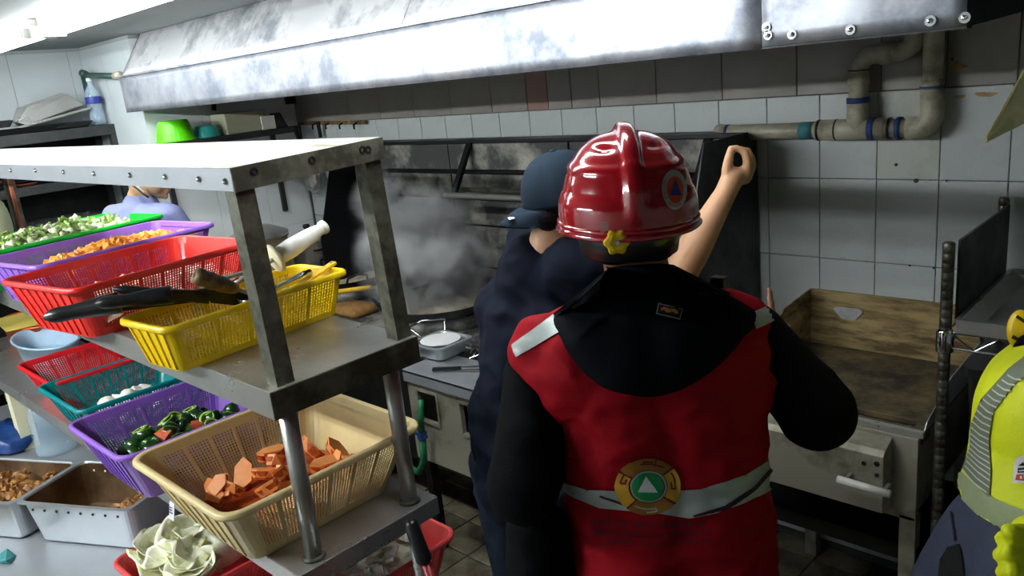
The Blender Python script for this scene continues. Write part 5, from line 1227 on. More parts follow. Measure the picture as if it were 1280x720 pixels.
# ---------------------------------------------------------------- the man in the red helmet
def man_helmet():
    D0 = 1.47
    hc = atD(786, 262, D0); t = thing('person', 'man in a red helmet and red vest over a black hooded jacket, seen from behind', 'person', (hc.x, hc.y, 0))
    fwd = (VF*.995+VR*.06).normalized(); rt = fwd.cross(UPZ).normalized(); Fm = frame(fwd-UPZ*.05)
    D = lambda x, y, d: atD(x, y, d)
    neck = D(798, 338, 1.50); hip = D(842, 760, 1.56)
    hip = Vector((hip.x, hip.y, hip.z))
    sl = D(684, 432, 1.51); sr = D(935, 418, 1.53)
    el = D(655, 610, 1.46); er = D(1022, 515, 1.50)
    wl = el+fwd*.20+rt*.06+UPZ*.03; wr_ = D(962, 446, 1.74)
    chest = D(812, 470, 1.53); waist = D(838, 640, 1.56)
    lp, feet = legs(hip-UPZ*.02, .13, fwd, rt, .095)
    # continuous body
    P = head_prims(hc, Fm)+[CAP(hc-UPZ*.06-fwd*.01, neck-UPZ*.02, .058, .062), CAP(sl, sr, .05, .05), CAP(chest-rt*.07, chest+rt*.07, .10, .10), CAP(chest, waist, .11, .10), CAP(waist, hip, .10, .11)]
    P += [CAP(sl, el, .045, .036), CAP(el, wl, .035, .026), CAP(sr, er, .045, .036), CAP(er, wr_, .035, .026)]+fist(wl, fwd, rt, 1.0, .8)
    # right hand: index finger raised past the sleeve
    tip = D(961, 361, 1.78); kn = D(968, 412, 1.77)
    P += fist(wr_, (kn-wr_), -rt, .85, 1.3)+[CAP(kn-UPZ*.03, kn.lerp(tip, .5), .0105, .0095), CAP(kn.lerp(tip, .5), tip, .0095, .0075)]
    P += [[v for v in p] for p in lp]
    body, vf = blob('body', P, M['skin_b'], t, .007, 4)
    eyes(hc, Fm, t)
    # hair below the helmet
    L = lambda x, y, z: hc+Fm @ Vector((x, y, z))
    blob('hair', [E(L(0, -.018, .02), (.083, .096, .09), Fm), CAP(L(-.05, -.045, -.03), L(.05, -.045, -.03), .038, .038), CAP(L(-.045, -.045, -.058), L(.045, -.045, -.058), .034, .034)], M['hair'], t, .007, 3, cut=lambda v: (Fm.transposed() @ (v-hc)).y < .02)
    # trousers
    blob('trousers', [CAP(hip-rt*.05+UPZ*.03, hip+rt*.05+UPZ*.03, .115, .115)]+[[c+(v-c)*1.22 for v in p] for p in lp for c in [sum(p, Vector())/len(p)]], M['dark_trousers'], t, .010, 4, fold=.004, fscale=10, cut=lambda v: v.z > .07)
    shoes(feet, fwd, t)
    # jacket with both sleeves
    J = [CAP(sl+rt*.02-UPZ*.01, sr-rt*.0, .055, .062), CAP(chest-rt*.095, chest+rt*.095, .125, .125), CAP(chest-rt*.05, waist-rt*.05, .122, .11), CAP(chest+rt*.05, waist+rt*.05, .122, .11), CAP(waist-rt*.045, hip-rt*.045-UPZ*.02, .108, .108), CAP(waist+rt*.045, hip+rt*.045-UPZ*.02, .108, .108)]
    J += [CAP(D(672, 665, 1.54), D(680, 760, 1.56), .062, .066)]
    J += [CAP(sl-UPZ*.055-rt*.022, el, .062, .066), CAP(el, wl-fwd*.02, .064, .05), CAP(sr-UPZ*.02+rt*.01, er, .072, .070), CAP(er, wr_-(wr_-er)*.08, .072, .048)]
    blob('jacket', J, M['jacket'], t, .009, 5, fold=.005, fscale=7, seed=2)
    blob('neck_collar', [CAP(neck-UPZ*.045+rt*.0, neck-UPZ*.012+fwd*.0, (.082, .082, .03), (.076, .076, .02))], mat('navy_collar', S(32, 34, 66), .9), t, .008, 3)
    # vest: torso without sleeves
    V = [CAP(sl+rt*.002-UPZ*.012, sr-rt*.035+UPZ*.004, .074, .082), CAP(chest-rt*.120+UPZ*.03, chest+rt*.100, (.135, .135, .12), (.135, .135, .14)), CAP(chest-rt*.055+UPZ*0, waist-rt*.055, .150, .140), CAP(chest+rt*.055, waist+rt*.055, .150, .140),
         CAP(waist-rt*.055, hip-rt*.055-UPZ*.03, .140, .142), CAP(waist+rt*.055, hip+rt*.055-UPZ*.03, .140, .142)]
    vest, vvf = blob('vest', V, M['vest'], t, .008, 8, fold=.007, fscale=7, seed=5, fstretch=(1, 1, 1.9), cut=lambda v: v.z > hip.z-.12)
    tr = bvh(vvf)
    # reflective bands
    patch('reflective_band', [[(690, 598), (735, 612), (780, 613), (830, 614), (880, 610), (930, 594), (985, 558), (985, 602), (930, 628), (895, 641), (862, 647), (820, 641), (750, 634), (715, 620), (690, 604)]], tr, M['tape'], t, .003)
    patch('reflective_band', [[(640, 432), (692, 394), (700, 416), (646, 446)]], tr, M['tape'], t, .003, label='silver shoulder tape with red edging')
    patch('reflective_band', [[(938, 392), (985, 372), (985, 392), (944, 412)]], tr, M['tape'], t, .003)
    patch('reflective_band', [[(708, 735), (716, 705), (712, 700), (704, 690), (700, 735)]], tr, M['tape'], t, .003)
    patch('fold_line', [[(752, 618), (785, 629), (783, 632), (750, 620)]], tr, M['thread'], t, .0042)
    patch('fold_line', [[(866, 643), (905, 632), (940, 608), (965, 580), (968, 584), (944, 612), (908, 637), (868, 645)]], tr, M['thread'], t, .0042)
    # round emblem: four scroll segments, green disc, white triangle
    cx, cy = 810, 607; em = thing  # centre of the emblem
    ex, ey = 1.0, .86
    R = lambda r0, r1, a0, a1, n=14: arcpoly(cx, cy, r0, r1, RB(a0), RB(a1), 1, ey, n, .06)
    base = patch('emblem', [arcpoly(cx, cy, 0, 41.5, 0, 2*PI, 1, ey, 40, .06)], tr, M['emb_line'], t, .0045)
    def sub(n, polys, m, off):
        return patch(n, polys, tr, m, base, off)
    sub('gold_scroll', [R(24, 41, 128, 206)], M['emb_gold'], .0056); sub('gold_scroll', [R(23, 41, -42, 30)], M['emb_gold'], .0056)
    sub('brown_scroll', [R(23, 41, 210, 312)], M['emb_brown'], .0056); sub('brown_scroll', [R(23, 41, 36, 124)], M['emb_brown'], .0056)
    sub('scroll_line', [R(33, 35.4, 183, 208, 8), R(27, 34, 181, 187, 4), R(27, 29.5, 181, 200, 6)], M['emb_line'], .0064)
    sub('scroll_line', [R(33, 35.4, -38, 2, 8), R(28, 34, -2, 4, 4), R(27, 29.5, -18, 4, 6)], M['emb_line'], .0064)
    sub('scroll_line', [R(32, 34.4, 250, 300, 10), R(35, 38, 258, 275, 6), R(33, 38, 255, 259, 3), R(30, 41, 278, 281, 3)], M['emb_line'], .0064)
    sub('scroll_line', [R(31, 33, 70, 118, 10), R(33, 38, 68, 72, 3), R(36, 38, 72, 90, 6)], M['tape'], .0064)
    sub('grey_ring', [R(19.5, 22, 0, 180, 20), R(19.5, 22, 180, 360, 20)], M['tape'], .0056)
    sub('green_disc', [arcpoly(cx-1, cy, 0, 19, 0, 2*PI, 1, ey, 30, .06)], M['emb_green'], .0062)
    sub('white_triangle', [[(805.5, 594.5), (821, 613.5), (797, 612.5)]], M['white_print'], .0072)
    # two lines of small dark print too fine to read
    ln = []
    rn = random.Random(5)
    for (y0, x0, x1, hh) in ((653, 744, 884, 9), (666, 740, 890, 7), (677, 760, 886, 6)):
        x = x0
        while x < x1:
            wd = rn.uniform(1.6, 2.6); yy = y0-3*math.cos((x-815)/75*1.2)+3
            yy = y0+4*(1-((x-815)/75)**2)-2
            if rn.random() < .86:
                ln.append([(x, yy-hh/2), (x+.8, yy-hh/2), (x+.8, yy+hh/2), (x, yy+hh/2)]); k = rn.choice((0, 1, 2))
                yk = yy+(-hh/2, 0, hh/2-.8)[k]; ln.append([(x+.8, yk), (x+wd, yk), (x+wd, yk+.9), (x+.8, yk+.9)])
            x += wd+.9
    patch('fine_print', ln, tr, M['thread'], t, .0035, label='dark fine print, too small to read')
    # hood lying on the back
    out = [(706, 352), (690, 372), (689, 398), (699, 425), (722, 458), (752, 485), (790, 496), (822, 496), (858, 486), (890, 466), (922, 436), (950, 396), (936, 380), (905, 362), (872, 340), (835, 330), (790, 330), (742, 335)]
    cx2, cy2 = 815, 405; NR = 18; NA = 96; vs = []; fs = []
    seg = []
    for k in range(NA):
        u = k/NA*len(out); i = int(u); f = u-i; p0, p1, p2, p3 = [out[(i+q-1) % len(out)] for q in range(4)]
        seg.append(tuple(.5*((2*p1[c])+(-p0[c]+p2[c])*f+(2*p0[c]-5*p1[c]+4*p2[c]-p3[c])*f*f+(-p0[c]+3*p1[c]-3*p2[c]+p3[c])*f**3) for c in (0, 1)))
    jb = []
    for p in V+[CAP(neck-UPZ*.05, neck+UPZ*.01, .085, .062)]: jb.append(p)
    tmp, tvf = blob('tmp_base', jb, M['vest'], t, .012, 6); bpy.data.objects.remove(tmp); tb_ = bvh(tvf)
    ok = True
    for j in range(NR+1):
        q = j/NR
        for k in range(NA):
            x = cx2+(seg[k][0]-cx2)*q; y = cy2+(seg[k][1]-cy2)*q
            h = hit(tb_, x, y, 0)
            if h is None: h = vs[-1] if vs else hc
            d = (h-CAMP).normalized()
            th = .052*math.sqrt(max(0, 1-q**2.6))+.006*noise.noise(Vector((x*.02, y*.008, 3)))*(1-q*q)
            th += .010*math.exp(-((y-(372+.02*(x-815)**2*.3))/5)**2)*(1-q**4)
            vs.append(h-d*th-(d*.0005))
    for j in range(NR):
        for k in range(NA): a = j*NA+k; b = j*NA+(k+1) % NA; fs.append((a, b, b+NA, a+NA))
    b0_ = len(vs)
    hd_, hv = None, None
    mbh = MB(); mbh.v = vs; mbh.f = fs; hdo = obj('hood', mbh, M['hoodcloth'], t, smooth=True, recalc=False)
    th_ = bvh((vs, fs))
    pt_ = [(823.5, 378.8), (852, 387.5), (849, 399.5), (821, 391.5)]
    lb = patch('hood_label', [[(822.5, 377.5), (853.5, 386.8), (850, 401), (819.5, 392.3)]], th_, M['tape'], hdo, .002, label='small rectangular black label with pale edge')
    patch('label_field', [pt_], th_, M['black_print'], hdo, .003); patch('orange_mark', [[(825, 385), (829, 383.5), (834.5, 386), (840, 391.5), (833, 392), (829, 387.5), (826, 388.5)], [(836, 386.5), (841, 386.5), (846.5, 390), (847.5, 394), (844, 394.5), (841, 392)]], th_, M['orange_print'], hdo, .004)
    # small radio clip on the shoulder
    c = D(899, 352, 1.50); obj('shoulder_clip', MB().box(c, (.03, .02, .02)), M['black_pl'], t, bevel=.003)
    # chin strap
    obj('chin_strap', MB().tube([L(-.083, .0, -.0), L(-.082, .012, -.045), L(-.05, .06, -.10), L(.05, .06, -.10), L(.082, .012, -.045), L(.083, .0, 0)], .006, 8), M['black_pl'], t, smooth=True)
    # ---- helmet
    um = (UPZ*1.0+VR*.02-fwd*.02).normalized(); Hm = frame(fwd, um); hc2 = D(784, 262, 1.455)
    NT, NP = 128, 52; vs = []; fs = []
    for i in range(NP+1):
        ph = i/NP*RB(97)
        for k in range(NT):
            a = 2*PI*k/NT; ca, sa = math.cos(a), math.sin(a)
            x = math.sin(ph)**.74*ca; y = math.sin(ph)**.74*sa; z = math.cos(ph)
            if z < 0: z *= 1.0
            rx, ry, rz = .119, .146, .142
            # sagittal ridge
            d = abs(x*rx); top = math.exp(-(d/.015)**4); rid = .015*top*(1 if ph < 1.25 else max(0, 1-(ph-1.25)/.35))
            # side panels stepped in
            step = .0035/(1+math.exp(-(ph-.86)*60))+.003/(1+math.exp(-(ph-1.36)*60))
            pan = 0
            if .95 < ph < 1.3 and d > .03: pan = -.003*min(1, (ph-.95)*20, (1.3-ph)*20, (d-.03)*120)
            vent = -.006*math.exp(-((ph-.55)/.07)**2-((abs(x*rx)-.045)/.016)**2)
            R_ = 1; off = rid+step+pan+vent
            n = Vector((x/rx, y/ry, z/rz)).normalized() if ph > .01 else Vector((0, 0, 1))
            p = Vector((x*rx, y*ry, z*rz))+n*off
            vs.append(hc2+Hm @ p)
    for i in range(NP):
        for k in range(NT): a = i*NT+k; b = i*NT+(k+1) % NT; fs.append((a, b, b+NT, a+NT))
    shell = MB(); shell.v = vs; shell.f = fs
    inner = [(hc2+(v-hc2)*.965) for v in vs]; n0 = len(vs); shell.v = vs+inner; shell.f = fs+[tuple(n0+i for i in reversed(f)) for f in fs]+[(NP*NT+k, NP*NT+(k+1) % NT, n0+NP*NT+(k+1) % NT, n0+NP*NT+k) for k in range(NT)]
    hel = obj('helmet', shell, M['helmet'], t, smooth=True)
    sv = (vs, fs); ts = bvh(sv)
    rimr = lambda z, g: [hc2+Hm @ Vector(((.1235+g)*math.cos(a), (.151+g+(.03 if math.sin(a) > .5 else 0)*(math.sin(a)-.5))*math.sin(a), z)) for a in [2*PI*k/64 for k in range(64)]]
    obj('rim_bead', MB().tube(rimr(-.012, .001), .005, 8, False, True), M['helmet'], hel, smooth=True)
    mb = MB(); A = rimr(-.012, .0); B = rimr(-.024, .009); A2 = rimr(-.014, -.006); B2 = rimr(-.027, .006); n = 64
    mb.add(A+B+B2+A2, [(i+n*q, (i+1) % n+n*q, (i+1) % n+n*((q+1) % 4), i+n*((q+1) % 4)) for q in range(4) for i in range(n)])
    obj('helmet_brim', mb, M['helmet'], hel, smooth=True)
    obj('head_band', MB().lathe([(.090, -.075), (.094, -.074), (.104, -.012), (.100, -.01)], 40, hc2, Hm, sx=.95, sy=1.12), M['black_pl'], hel, smooth=True)
    kc = atD(771, 302, 1.325); kd = -fwd; Km = frame(-fwd, um)
    kb = MB(); pr = []
    ns = 60; rings = []
    for rr_, yy in ((.006, .010), (.012, .011), (.019, .009), (.021, .004), (.020, -.004)):
        rings.append([kc+Km @ Vector((rr_*(1+.10*math.cos(6*a)*(rr_ > .01))*math.cos(a), yy, rr_*(1+.10*math.cos(6*a)*(rr_ > .01))*math.sin(a))) for a in [2*PI*k/ns for k in range(ns)]])
    vs2 = [v for r_ in rings for v in r_]; fs2 = [(i*ns+k, i*ns+(k+1) % ns, (i+1)*ns+(k+1) % ns, (i+1)*ns+k) for i in range(4) for k in range(ns)]+[tuple(range(ns-1, -1, -1)), tuple(4*ns+k for k in range(ns))]
    obj('adjuster_knob', kb.add(vs2, fs2), M['knob'], hel, smooth=False, label='yellow scalloped adjuster knob')
    obj('knob_screw', MB().lathe([(.005, 0), (.004, .002), (0, .002)], 12, kc+Km @ Vector((0, .011, 0)), Km @ Matrix.Rotation(-PI/2, 3, 'X')), M['chrome'], hel)
    obj('clear_tab', MB().box(kc+Km @ Vector((-.022, -.004, .022)), (.012, .004, .02), Km).box(kc+Km @ Vector((.018, -.004, .024)), (.014, .004, .022), Km), M['jug'], hel)
    
    # badge on the right side of the helmet
    bx_, by_ = 842.5, 237
    patch('badge', [arcpoly(bx_, by_, 0, 25, 0, 2*PI, .62, 1, 40, -.06)], ts, M['tape'], hel, .001, 1.5, label='round white badge with a blue triangle on orange')
    patch('badge_ring', [arcpoly(bx_+.6, by_+.4, 0, 17, 0, 2*PI, .62, 1, 34, -.06)], ts, M['orange_red'], hel, .0018, 1.5)
    patch('badge_triangle', [[(842.6, 223), (851, 244.5), (836.5, 245)]], ts, M['blue_print'], hel, .0026, 1.5)
    lt = []
    for a in range(150, 215, 9):
        r0, r1 = 19, 22.5; lt.append(arcpoly(bx_, by_, r0, r1, RB(a), RB(a+3.5), .62, 1, 2, -.06))
    for a in range(60, 130, 8): lt.append(arcpoly(bx_, by_, 19, 22, RB(a), RB(a+3.5), .62, 1, 2, -.06))
    patch('badge_print', lt, ts, M['orange_red'], hel, .0018, 1.5)
    return t
man_helmet()

# ---------------------------------------------------------------- the cook in the backwards cap
def man_cap():
    D = atD; d0 = 1.95
    hc = D(712, 257, d0); t = thing('person', 'cook in a navy t-shirt and slate cap worn backwards, raising his hand', 'person', (hc.x, hc.y, 0))
    fwd = (VR*.80+VF*.60).normalized(); rt = fwd.cross(UPZ).normalized(); hf = (VR*.985+VF*.10).normalized(); Fm = frame(hf-UPZ*.10)
    L = lambda x, y, z: hc+Fm @ Vector((x, y, z))
    neck = D(700, 312, d0+.02); 
    sb_ = D(668, 335, d0+.06); srr = D(716, 336, d0-.03); hip = D(664, 605, d0+.12)
    er = D(846, 348, 1.90); wr_ = D(906, 243, 1.90)
    slf = sb_+VF*.22-rt*0+UPZ*.01
    rtd = VR*.5-VF*.85
    chest = D(672, 400, d0+.12)
    waist = D(655, 520, d0+.13)
    lp, feet = legs(hip-UPZ*.02, .11, fwd, rt, .088)
    P = head_prims(hc, Fm)+[CAP(L(0, -.035, -.06), neck-VR*.035-UPZ*.01, .056, .052), CAP(L(0, -.03, -.06), neck+UPZ*-.02, .056, .060), CAP(srr, slf, .048, .048), CAP(chest-rt*.06, chest+rt*.06, .10, .10), CAP(chest, waist, .11, .10), CAP(waist, hip, .10, .10)]
    el = slf+fwd*.18-UPZ*.20; wl = el+fwd*.22+UPZ*.05
    P += [CAP(srr, er, .048, .040), CAP(er, er.lerp(wr_, .35), .042, .041), CAP(er.lerp(wr_, .35), wr_, .041, .026), CAP(slf, el, .046, .036), CAP(el, wl, .036, .026)]+fist(wl, fwd, rt, 1, .9)
    # raised hand: palm, thumb upright, fingers closing towards it
    dd = 1.90
    P += [CAP(wr_, D(916, 222, dd), .026, .027), CAP(D(914, 220, dd), D(930, 220, dd+.01), .022, .021), CAP(D(912, 226, dd), D(909, 212, dd-.01), .019, .014)]
    P += [CAP(D(909, 212, dd-.012), D(911, 198, dd-.02), .0135, .0115), CAP(D(911, 198, dd-.02), D(914, 186, dd-.015), .0112, .009)]
    P += [CAP(D(933, 220, dd), D(934.5, 203, dd-.015), .0135, .011), CAP(D(934.5, 203, dd-.015), D(931, 190, dd-.018), .0108, .0098), CAP(D(931, 190, dd-.018), D(920, 184.5, dd-.017), .0096, .008)]
    P += [CAP(D(934, 219, dd+.022), D(938.5, 202, dd+.012), .013, .0108), CAP(D(938.5, 202, dd+.012), D(935, 189, dd+.008), .0105, .0095), CAP(D(935, 189, dd+.008), D(924, 186, dd+.004), .0094, .008)]
    P += [CAP(D(935, 220, dd+.042), D(941, 207, dd+.036), .012, .010), CAP(D(941, 207, dd+.036), D(939, 195, dd+.03), .0098, .009), CAP(D(939, 195, dd+.03), D(930, 192, dd+.026), .009, .0075)]
    P += [CAP(D(932, 222, dd+.055), D(937, 211, dd+.055), .0105, .0088), CAP(D(937, 211, dd+.055), D(934, 202, dd+.05), .0086, .0075)]
    P += lp
    blob('body', P, M['skin_a'], t, .0055, 3); eyes(hc, Fm, t)
    blob('hair', [E(L(0, -.022, .026), (.081, .098, .088), Fm), CAP(L(-.045, -.062, -.02), L(.045, -.062, -.02), .034, .034), CAP(L(.055, -.035, -.01), L(.06, -.025, -.03), .025, .018), CAP(L(-.055, -.035, -.01), L(-.06, -.025, -.03), .025, .018)], M['hair'], t, .006, 3, cut=lambda v: (Fm.transposed() @ (v-hc)).y < .015)
    T = [E(neck-UPZ*.045-VR*.01, (.088, .088, .05)), CAP(neck-UPZ*.085-VR*.03, chest, .085, .12), CAP(neck-UPZ*.06, srr, .062, .066), CAP(srr, slf, .064, .066), CAP(chest-rt*.075, chest+rt*.075, .118, .118), CAP(sb_, chest, .085, .125), CAP(chest, waist, .135, .128), CAP(waist-rt*.03, hip-rt*.03, .125, .125), CAP(waist+rt*.03, hip+rt*.03-UPZ*.0, .125, .12), CAP(srr, srr.lerp(er, .62), .074, .060), CAP(slf, slf.lerp(el, .6), .066, .056)]
    blob('tshirt', T, M['navy'], t, .008, 4, fold=.009, fscale=9, seed=9)
    blob('jeans', [CAP(hip-rt*.05+UPZ*.03, hip+rt*.05+UPZ*.03, .118, .118)]+[[c+(v-c)*1.2 for v in p] for p in lp for c in [sum(p, Vector())/len(p)]], M['jeans'], t, .010, 4, fold=.004, fscale=11, cut=lambda v: v.z > .07)
    shoes(feet, fwd, t)
    # cap: crown of panels and a brim pointing backwards
    Cm = frame(hf+UPZ*.12); cc = hc+Cm @ Vector((0, -.014, .026))
    NT, NP = 72, 24; vs = []; fs = []
    for i in range(NP+1):
        ph = i/NP*RB(94)
        for k in range(NT):
            a = 2*PI*k/NT; seam = -.0012*math.exp(-((((a/(PI/3)) % 1)-.5)/.04)**2)
            x, y, z = math.sin(ph)**.8*math.cos(a), math.sin(ph)**.8*math.sin(a), math.cos(ph)
            vs.append(cc+Cm @ Vector((x*(.088+seam), y*(.100+seam), z*(.112+seam))))
    fs = [(i*NT+k, i*NT+(k+1) % NT, (i+1)*NT+(k+1) % NT, (i+1)*NT+k) for i in range(NP) for k in range(NT)]
    inn = [cc+(v-cc)*.975 for v in vs]; n0 = len(vs)
    mb = MB(); mb.v = vs+inn; mb.f = fs+[tuple(n0+i for i in reversed(f)) for f in fs]+[(NP*NT+k, NP*NT+(k+1) % NT, n0+NP*NT+(k+1) % NT, n0+NP*NT+k) for k in range(NT)]
    cp = obj('cap', mb, M['cap'], t, smooth=True)
    bv = []; nb = 21; nr = 9
    for s_ in (0, 1):
        for j in range(nr):
            for k in range(nb):
                a = -PI/2+(k/(nb-1)-.5)*2.0; q = j/(nr-1); ex = .064*math.cos((k/(nb-1)-.5)*PI)**.55 if 0 < k < nb-1 else 0
                x = .089*math.cos(a); y = .098*math.sin(a)-ex*q
                z = -.004-.020*(abs(x)/.08)**2*(.4+.6*q)-.026*q*q-.003*s_
                bv.append(cc+Cm @ Vector((x*(1-.1*q), y, z)))
    N = nr*nb; bf = []
    for j in range(nr-1):
        for k in range(nb-1): a = j*nb+k; bf += [(a, a+1, a+nb+1, a+nb), (N+a+nb, N+a+nb+1, N+a+1, N+a)]
    for k in range(nb-1): a = (nr-1)*nb+k; bf.append((a, a+1, N+a+1, N+a))
    obj('cap_brim', MB().add(bv, bf), M['cap'], cp, smooth=True)
    obj('cap_button', MB().lathe([(.009, 0), (.006, .005), (0, .006)], 12, cc+Cm @ Vector((0, 0, .111)), Cm), M['cap'], cp, smooth=True)
    obj('brim_sticker', MB().box(cc+Cm @ Vector((.03, -.135, -.016)), (.030, .014, .0015), Cm), M['white_print'], cp)
    return t
man_cap()

# ---------------------------------------------------------------- person in lavender at the far side
def man_lav():
    D = atD; d0 = 3.95
    hc = D(191, 217, d0); t = thing('person', 'person in a lavender shirt bending behind the baskets, face turned to the stove', 'person', (hc.x, hc.y, 0))
    fwd = (VR*.93+VF*.10-UPZ*.42).normalized(); hz = Vector((fwd.x, fwd.y, 0)).normalized(); rt = hz.cross(UPZ).normalized(); Fm = frame(fwd)
    L = lambda x, y, z: hc+Fm @ Vector((x, y, z))
    neck = D(174, 247, d0+.02); s1 = D(146, 272, d0+.1); s2 = D(212, 272, d0-.08); hip = Vector((neck.x-.16, neck.y+.0, 1.0))
    chest = neck-UPZ*.22-hz*.02; waist = chest.lerp(hip, .6); lp, feet = legs(hip, .11, hz, rt, .085)
    e1 = s1+hz*.12-UPZ*.24; w1_ = e1+hz*.2; e2 = s2+hz*.12-UPZ*.24; w2_ = e2+hz*.2
    P = head_prims(hc, Fm)+[CAP(L(0, -.03, -.05), neck, .052, .056), CAP(s1, s2, .05, .05), CAP(chest, waist, .12, .11), CAP(waist, hip, .11, .11), CAP(s1, e1, .045, .036), CAP(e1, w1_, .035, .026), CAP(s2, e2, .045, .036), CAP(e2, w2_, .035, .026)]+fist(w1_, hz, rt)+fist(w2_, hz, -rt)+lp
    blob('body', P, M['skin_a'], t, .007, 3); eyes(hc, Fm, t)
    blob('hair', [E(L(0, -.025, .03), (.084, .10, .092), Fm)], M['hair'], t, .008, 3, cut=lambda v: (Fm.transposed() @ (v-hc)).y < .03)
    T = [CAP(s1, s2, .07, .07), CAP(neck-UPZ*.05, chest, .085, .13), CAP(chest-rt*.07, chest+rt*.07, .12, .12), CAP(chest, waist, .14, .13), CAP(waist, hip, .13, .13), CAP(s1, e1, .07, .055), CAP(s2, e2, .07, .055)]
    blob('shirt', T, M['lavender'], t, .010, 4, fold=.004, fscale=8, seed=3)
    blob('trousers', [CAP(hip-rt*.05, hip+rt*.05, .12, .12)]+[[c+(v-c)*1.2 for v in p] for p in lp for c in [sum(p, Vector())/len(p)]], M['jeans'], t, .012, 3, cut=lambda v: v.z > .07)
    shoes(feet, hz, t)
    a = [D(162, 229, d0-.1), D(172, 236, d0-.1), D(180, 243, d0-.11), D(186, 247, d0-.1)]
    obj('mask_strap', MB().tube(a, .005, 8), M['black_pl'], t, smooth=True); obj('neck_strap', MB().tube([p+UPZ*.012 for p in a[:3]], .004, 8), M['white_pl'], t, smooth=True)
    return t
man_lav()

# ---------------------------------------------------------------- person in the fluorescent jacket, mostly outside the frame
def man_vis():
    D = atD; d0 = 1.30
    sh = D(1378, 402, d0+.02); t = thing('person', 'person in a fluorescent yellow jacket and slate trousers at the right edge', 'person', (sh.x, sh.y, 0))
    fwd = (-VR*.75+VF*.65).normalized(); rt = fwd.cross(UPZ).normalized()
    hipc = D(1316, 690, d0+.04); chest = D(1348, 520, d0+.02); waist = D(1318, 620, d0+.03); neck = D(1440, 335, d0+.1); hc = neck+UPZ*.14+fwd*.03; Fm = frame(fwd-UPZ*.2)
    s1 = sh-rt*.17-UPZ*.02; s2 = sh+rt*.16-UPZ*.02
    kneeL = D(1215, 860, d0+.0)
    lp, feet = legs(hipc-UPZ*.04, .14, fwd, rt, .095, .06)
    e1 = s1-UPZ*.28+VR*.07; w1_ = e1-UPZ*.12+fwd*.2; e2 = s2-UPZ*.26+VR*.12-VF*.03; w2_ = D(1306, 694, d0-.14)
    P = head_prims(hc, Fm)+[CAP(hc-UPZ*.06, neck-UPZ*.02, .055, .06), CAP(s1, s2, .05, .05), CAP(chest, waist, .11, .10), CAP(waist, hipc, .10, .10), CAP(s1, e1, .045, .036), CAP(e1, w1_, .035, .026), CAP(s2, e2, .045, .036), CAP(e2, w2_, .035, .026), CAP(w2_, D(1292, 705, d0-.15), .026, .022)]+fist(w1_, -UPZ, fwd)+lp
    blob('body', P, M['skin_b'], t, .008, 3); eyes(hc, Fm, t)
    blob('hair', [E(hc+Fm @ Vector((0, -.025, .03)), (.084, .10, .092), Fm)], M['hair'], t, .008, 3, cut=lambda v: (Fm.transposed() @ (v-hc)).y < .03)
    T = [CAP(s1, s2, .075, .075), CAP(chest-rt*.04, chest+rt*.05, (.135, .135, .15), (.135, .135, .15)), CAP(chest, D(1325, 600, d0+.03), .150, .140), CAP(waist-rt*.02, D(1310, 640, d0+.04), .135, .138), CAP(s1, e1, .07, .06), CAP(e1, w1_, .058, .045), CAP(s2, e2, .07, .058), CAP(e2, w2_, .056, .040)]
    hem = [(1192, 628), (1280, 692)]
    hz_ = D(1230, 660, 1.2).z
    j, vf = blob('jacket', T, M['hivis'], t, .008, 6, fold=.004, fscale=7, seed=11, cut=lambda v: v.z > D(1250, 694, 1.2).z)
    tr = bvh(vf)
    patch('waist_band', [[(1190, 583), (1203, 590), (1225, 610), (1245, 624), (1285, 640), (1330, 650), (1330, 705), (1285, 692), (1255, 672), (1225, 654), (1198, 640), (1180, 622)]], tr, M['tape_olive'], t, .003, 4)
    v0 = patch('slotted_tape', [[(1205, 586), (1214, 560), (1216, 530), (1228, 500), (1262, 462), (1300, 432), (1330, 420), (1330, 440), (1300, 458), (1270, 480), (1243, 515), (1238, 550), (1240, 590), (1238, 622), (1222, 606)]], tr, M['tape_dark'], t, .003, 4, label='dark grey tape with silver bars')
    bars = []
    cl = [((1207, 590), (1236, 618)), ((1209, 583), (1239, 612)), ((1211, 577), (1240, 604)), ((1212, 571), (1240, 597)), ((1213, 565), (1240, 590)), ((1213.5, 559), (1240, 583)), ((1214, 553), (1240, 575)), ((1214.5, 547), (1239, 567)), ((1215, 541), (1239, 559)), ((1216, 534), (1239, 551)), ((1218, 527), (1240, 543)), ((1221, 520), (1241, 535)), ((1224, 513), (1243, 527)), ((1228, 506), (1245, 520)), ((1232, 500), (1249, 512)), ((1237, 494), (1254, 506)), ((1243, 488), (1260, 499)), ((1249, 482), (1266, 492)), ((1255, 476), (1272, 485)), ((1262, 470), (1279, 478))]
    for a, b in cl: bars.append([(a[0], a[1]-1.2), ((a[0]+b[0])/2, (a[1]+b[1])/2-.2), (b[0], b[1]-3.2), (b[0], b[1]-1.2), ((a[0]+b[0])/2, (a[1]+b[1])/2+2.0), (a[0], a[1]+1.0)])
    patch('silver_bar', bars, tr, M['tape_light'], v0, .0042, 4)
    lbx = patch('chest_label', [[(1271, 572), (1300, 560), (1302, 606), (1266, 604)]], tr, M['white_print'], t, .004, 4, label='white label with black marks and a red box')
    patch('label_mark', [[(1275, 581), (1281, 575.5), (1283, 581)], [(1274, 585), (1284, 583), (1284, 586), (1274, 588)], [(1273.5, 589), (1284, 588), (1284, 591), (1273, 592)]], tr, M['black_print'], lbx, .0052, 4)
    patch('label_box', [[(1272, 594), (1300, 592), (1300, 604), (1270.5, 601)]], tr, M['orange_red'], lbx, .0052, 4)
    patch('label_box_mark', [[(1276, 596), (1279, 596), (1279, 600), (1276, 600)], [(1281, 595.5), (1284, 595.5), (1284, 600), (1281, 600)]], tr, M['white_print'], lbx, .0060, 4)
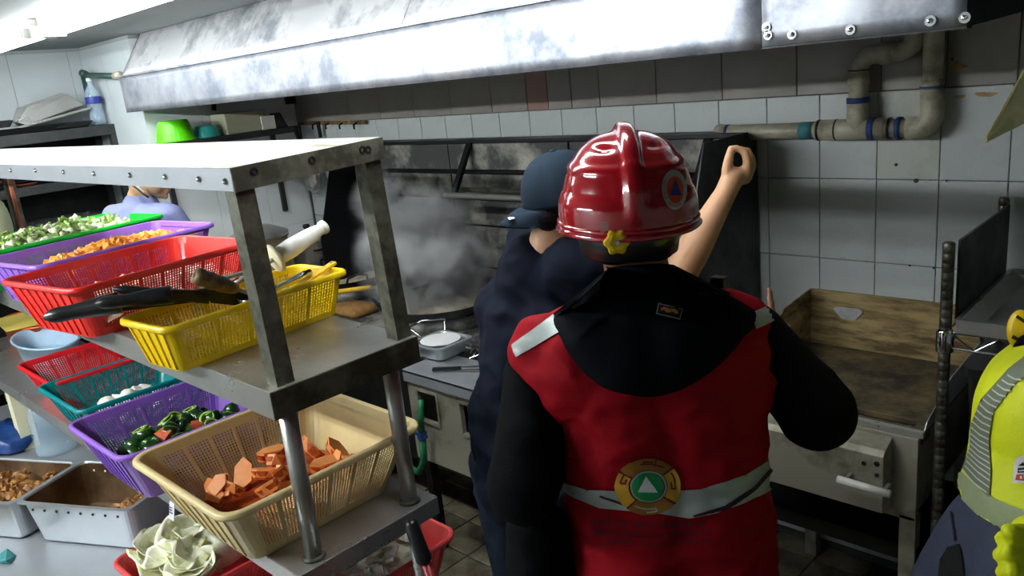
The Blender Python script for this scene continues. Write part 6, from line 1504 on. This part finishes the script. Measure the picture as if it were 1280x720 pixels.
    # trousers, left leg stepping out
    k1 = D(1185, 760, d0+.02); a1 = Vector((k1.x, k1.y, .09))-VR*.04
    TR = [CAP(hipc-rt*.03+UPZ*.05, hipc+rt*.03+UPZ*.05, .125, .125), CAP(D(1255, 680, d0+.04), D(1208, 745, d0+.05), .095, .085), CAP(D(1208, 745, d0+.05), Vector((D(1200, 745, d0+.05).x, D(1200, 745, d0+.05).y, .45)), .085, .075), CAP(hipc, D(1330, 800, d0), .12, .095)]
    TR += [[c+(v-c)*1.18 for v in p] for p in lp for c in [sum(p, Vector())/len(p)]]
    tr_, tvf = blob('trousers', TR, M['slate'], t, .009, 4, fold=.005, fscale=8, seed=4, cut=lambda v: v.z > .07)
    tt = bvh(tvf)
    patch('pocket_opening', [[(1172, 735), (1176, 700), (1186, 684), (1200, 680), (1204, 700), (1206, 735)]], tt, M['black'], t, .003, 4)
    patch('pocket_seam', [[(1189, 640), (1191, 640), (1196, 676), (1194, 676)]], tt, M['dark_trousers'], t, .003, 4)
    shoes(feet, fwd, t)
    # gloved hand at the hip, fingers folded one above the other
    G = []
    base = D(1300, 690, d0-.17)
    G.append(CAP(D(1292, 672, d0-.15), D(1300, 735, d0-.15), .032, .034))
    for k, (y, xa) in enumerate(((672, 1252), (693, 1249), (714, 1253), (734, 1258))):
        a = D(1290, y+2, d0-.17); b = D(xa+12, y-2, d0-.185); c = D(xa, y+1, d0-.165)
        G += [CAP(a, b, .0115, .0110), CAP(b, c, .0110, .0095), CAP(c, D(xa+10, y+4, d0-.145), .0095, .009)]
    G += [CAP(D(1290, 668, d0-.16), D(1262, 664, d0-.19), .014, .011)]
    blob('glove', G, M['hivis'], t, .004, 3, fold=.0008, fscale=60)
    # ear defender resting by the shoulder
    c = D(1275, 412, d0+.05); Km = frame((CAMP-c).normalized())
    e = obj('ear_defender', MB().lathe([(.012, .012), (.022, .010), (.026, 0), (.026, -.012)], 26, c, Km @ Matrix.Rotation(-PI/2, 3, 'X'), sx=.75, sy=1.3), M['knob'], t, smooth=True, label='yellow cup with black marks')
    obj('black_mark', MB().bar(c+Km @ Vector((-.008, .013, .012)), c+Km @ Vector((.006, .013, .022)), .006, .003).bar(c+Km @ Vector((-.006, .013, -.02)), c+Km @ Vector((.01, .013, -.012)), .012, .003), M['black_print'], e)
    blob('shoulder_strap', [CAP(D(1283, 428, d0+.03), D(1262, 452, d0+.06), .014, .010)], M['jacket'], t, .006, 2)
    return t
man_vis()
